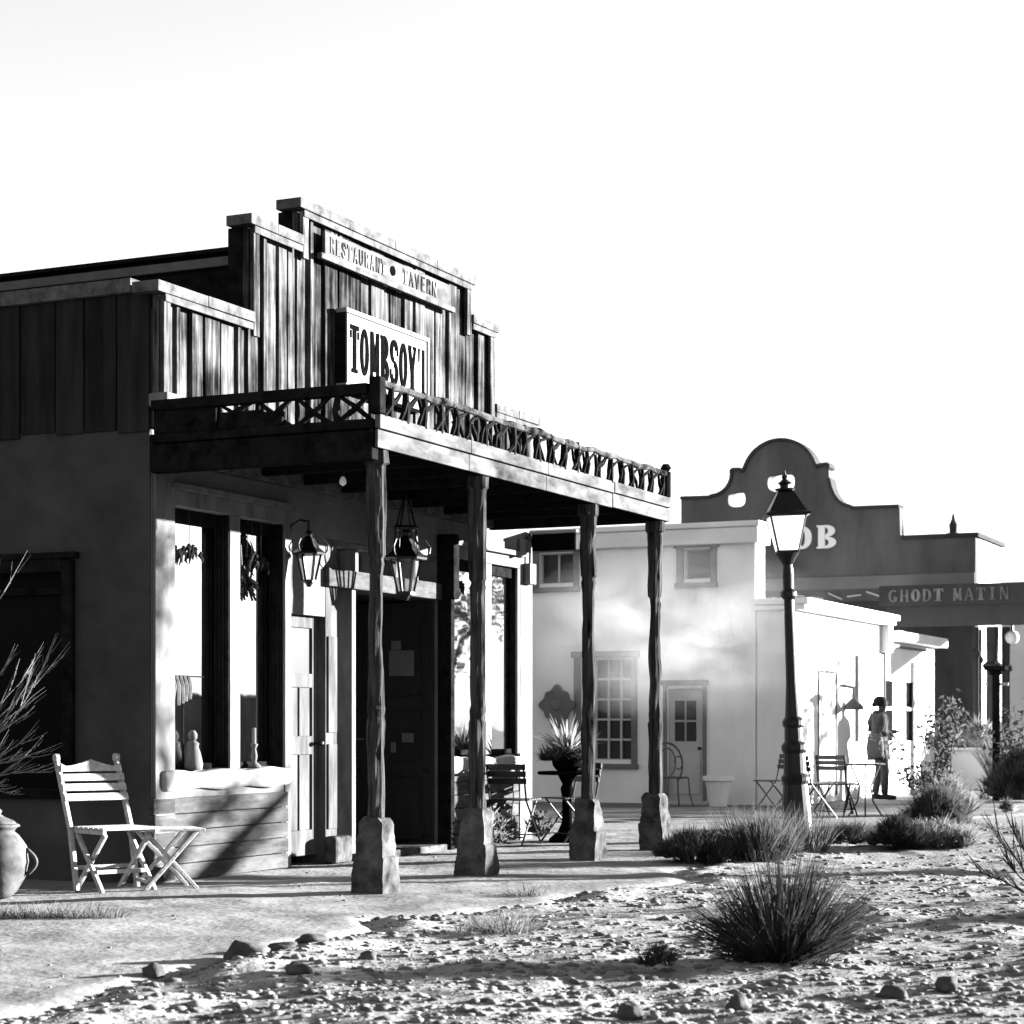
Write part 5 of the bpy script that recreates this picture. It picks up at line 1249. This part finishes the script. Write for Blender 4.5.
np_mesh('crown', V_, np.arange(nl*4).reshape(-1, 4), M['leaf'], parent=mq)

# ------------------------------------------------------------------ person
pe = thing('person', 'person in a grey coat walking right past the sunlit annex wall', 'person', (6.08, 33.35, 0), R(90))
def skin_body(verts, edges, radii, root, m, parent, name='body'):
    me = bpy.data.meshes.new(name); me.from_pydata(verts, edges, []); o = bpy.data.objects.new(name, me); COL.objects.link(o)
    o.modifiers.new('skin', 'SKIN').use_smooth_shade = True
    if not me.skin_vertices: bpy.context.view_layer.objects.active = o
    sv = me.skin_vertices[0].data
    for i, r_ in enumerate(radii):
        sv[i].radius = r_ if hasattr(r_, '__len__') else (r_, r_)
        sv[i].use_root = (i == root)
    ss_ = o.modifiers.new('sub', 'SUBSURF'); ss_.levels = 2; ss_.render_levels = 2
    dg_ = bpy.context.evaluated_depsgraph_get(); me2 = bpy.data.meshes.new_from_object(o.evaluated_get(dg_))
    bpy.data.objects.remove(o); me2.materials.clear(); me2.materials.append(m)
    o = bpy.data.objects.new(name, me2); COL.objects.link(o); o.parent = parent; me2.polygons.foreach_set('use_smooth', [True]*len(me2.polygons)); return o
V_, E_, R_ = [], [], []
def v(p, r_, par=None):
    V_.append(p); R_.append(r_)
    if par is not None: E_.append((par, len(V_)-1))
    return len(V_)-1
pel = v((0, 0, .93), (.14, .10)); sp1 = v((0, .01, 1.12), (.125, .09), pel); ch = v((0, .01, 1.32), (.15, .10), sp1)
nk = v((0, -.01, 1.44), .055, ch); hb = v((0, -.03, 1.52), (.06, .07), nk); hd = v((0, -.035, 1.60), (.075, .092), hb); tp = v((0, -.02, 1.675), (.055, .07), hd)
v((0, -.135, 1.59), .012, hd)
for sx in (-1, 1): v((sx*.085, -.02, 1.595), (.012, .02), hd)
for sx, ky, ay in ((-1, -.06, -.05), (1, .0, .07)):
    hp_ = v((sx*.09, 0, .84), .088, pel); kn = v((sx*.095, ky, .48), .056, hp_); an = v((sx*.095, ay, .09), .038, kn); he = v((sx*.095, ay-.06, .045), .036, an); v((sx*.10, ay-.17, .03), .028, he)
    sh_ = v((sx*.175, .01, 1.385), .052, ch); el = v((sx*.225, .05, 1.12), .04, sh_); wr = v((sx*.15, -.17, 1.10), .026, el); pa = v((sx*.13, -.24, 1.12), (.032, .02), wr)
    for k, (dx, dz, l) in enumerate(((-.03, .02, .05), (-.012, .03, .065), (.006, .028, .07), (.022, .015, .06))):
        f1 = v((sx*(.13-dx), -.24-l*.6, 1.12+dz*.6), .009, pa); v((sx*(.12-dx), -.24-l*.9, 1.09+dz*.4), .008, f1)
    th = v((sx*.10, -.21, 1.145), .010, pa); v((sx*.09, -.255, 1.155), .009, th)
skin_body(V_, E_, R_, 0, M['skin'], pe)
hm = MB(); hm.lathe([(0.07, 0), (0.098, 0.04), (0.102, 0.09), (0.085, 0.135), (0.045, 0.165), (0.01, 0.172)], 14, (0, 0.012, 1.54), sq=1.08); hm.lathe([(0.02, 0), (0.045, 0.02), (0.045, 0.06), (0.02, 0.08)], 10, (0, 0.10, 1.53))
part(hm, 'hair', 'hair', 0, parent=pe, smooth=True)
cm = MB(); cm.lathe([(0.265, .66), (0.235, .82), (0.185, 1.05), (0.19, 1.2), (0.21, 1.34), (0.16, 1.42), (0.085, 1.455)], 16, (0, 0.02, 0), sq=0.72, wob=0.12)
for sx in (-1, 1): cm.tube([(sx*.16, .01, 1.40), (sx*.225, .03, 1.26), (sx*.24, .06, 1.11), (sx*.205, -.05, 1.09), (sx*.155, -.155, 1.10)], [0.075, 0.072, 0.062, 0.055, 0.048], 10)
chip(cm.bm, 2, 0.03, 6.0, 3, (1, 1, 0.5))
part(cm, 'coat', 'coat', 0, parent=pe, smooth=True)
sc_ = MB(); sc_.lathe([(0.10, 1.36), (0.125, 1.40), (0.11, 1.455), (0.08, 1.475)], 12, (0, 0.02, 0), wob=0.12); sc_.tube([(0.06, .10, 1.42), (0.07, .15, 1.28), (0.06, .15, 1.12)], [0.05, 0.06, 0.03], 8)
part(sc_, 'scarf', 'coat_dark', 0, parent=pe, smooth=True)
for sx, ky, ay in ((-1, -.06, -.05), (1, .0, .07)):
    part(MB().tube([(sx*.09, 0, .86), (sx*.094, ky*.6, .66), (sx*.095, ky, .48), (sx*.095, ay, .10)], [0.105, 0.085, 0.072, 0.062], 12), 'trousers', 'trousers', 0, parent=pe, smooth=True)
    part(MB().tube([(sx*.095, ay+.05, .05), (sx*.095, ay, .06), (sx*.097, ay-.09, .045), (sx*.10, ay-.19, .035)], [0.042, 0.052, 0.046, 0.03], 10), 'shoe', 'coat_dark', 0, parent=pe, smooth=True)
tb = thing('tote_bag', 'pale canvas bag hanging at the hip of the walking person', 'bag', (5.95, 33.12, 0.70), R(80))
part(MB().lathe([(0.12, 0), (0.19, 0.03), (0.205, 0.15), (0.18, 0.30), (0.15, 0.40)], 16, ang=0.2, sq=1.0), 'pouch', 'bag', 0, parent=tb, smooth=True, xf=Matrix.Diagonal((0.4, 0.72, 1, 1)))
part(MB().tube([(0, -0.12, 0.38), (0.03, -0.09, 0.62), (0.06, 0, 0.72), (0.03, 0.09, 0.62), (0, 0.12, 0.38)], 0.012, 6), 'strap', 'bag', 0, parent=tb)

# ------------------------------------------------------------------ drifting smoke in front of the white building
def smoke():
    m = bpy.data.materials.new('drifting_smoke'); m.use_nodes = True; nt = m.node_tree; N = nt.nodes; L_ = nt.links
    N.remove(N['Principled BSDF'])
    tc = N.new('ShaderNodeTexCoord'); ln = N.new('ShaderNodeVectorMath'); ln.operation = 'LENGTH'; L_.new(tc.outputs['Object'], ln.inputs[0])
    fo = N.new('ShaderNodeMapRange'); fo.inputs['From Min'].default_value = 1.0; fo.inputs['From Max'].default_value = 0.35; L_.new(ln.outputs['Value'], fo.inputs['Value'])
    no = N.new('ShaderNodeTexNoise'); no.inputs['Scale'].default_value = 2.6; no.inputs['Roughness'].default_value = 0.6; no.inputs['Detail'].default_value = 6; no.inputs['Distortion'].default_value = 0.6; L_.new(tc.outputs['Object'], no.inputs['Vector'])
    mr = N.new('ShaderNodeMapRange'); mr.inputs['From Min'].default_value = 0.40; mr.inputs['From Max'].default_value = 0.62; L_.new(no.outputs['Fac'], mr.inputs['Value'])
    mu = N.new('ShaderNodeMath'); mu.operation = 'MULTIPLY'; L_.new(fo.outputs[0], mu.inputs[0]); L_.new(mr.outputs[0], mu.inputs[1])
    m2 = N.new('ShaderNodeMath'); m2.operation = 'MULTIPLY'; m2.inputs[1].default_value = 0.11; L_.new(mu.outputs[0], m2.inputs[0])
    pv = N.new('ShaderNodeVolumePrincipled'); pv.inputs['Color'].default_value = (0.95, 0.95, 0.95, 1); L_.new(m2.outputs[0], pv.inputs['Density'])
    L_.new(pv.outputs[0], N['Material Output'].inputs['Volume'])
    v_, f_ = ico2()
    o = np_mesh('smoke', v_, f_, m); o.location = W(12.6, -0.5, 2.5); o.rotation_euler = (0, 0, TH); o.scale = (1.5, 2.3, 1.3)
    tag(o, 'thin pale smoke drifting before the whitewashed building', 'smoke', kind='stuff')
smoke()
sc.cycles.volume_step_rate = 2.0
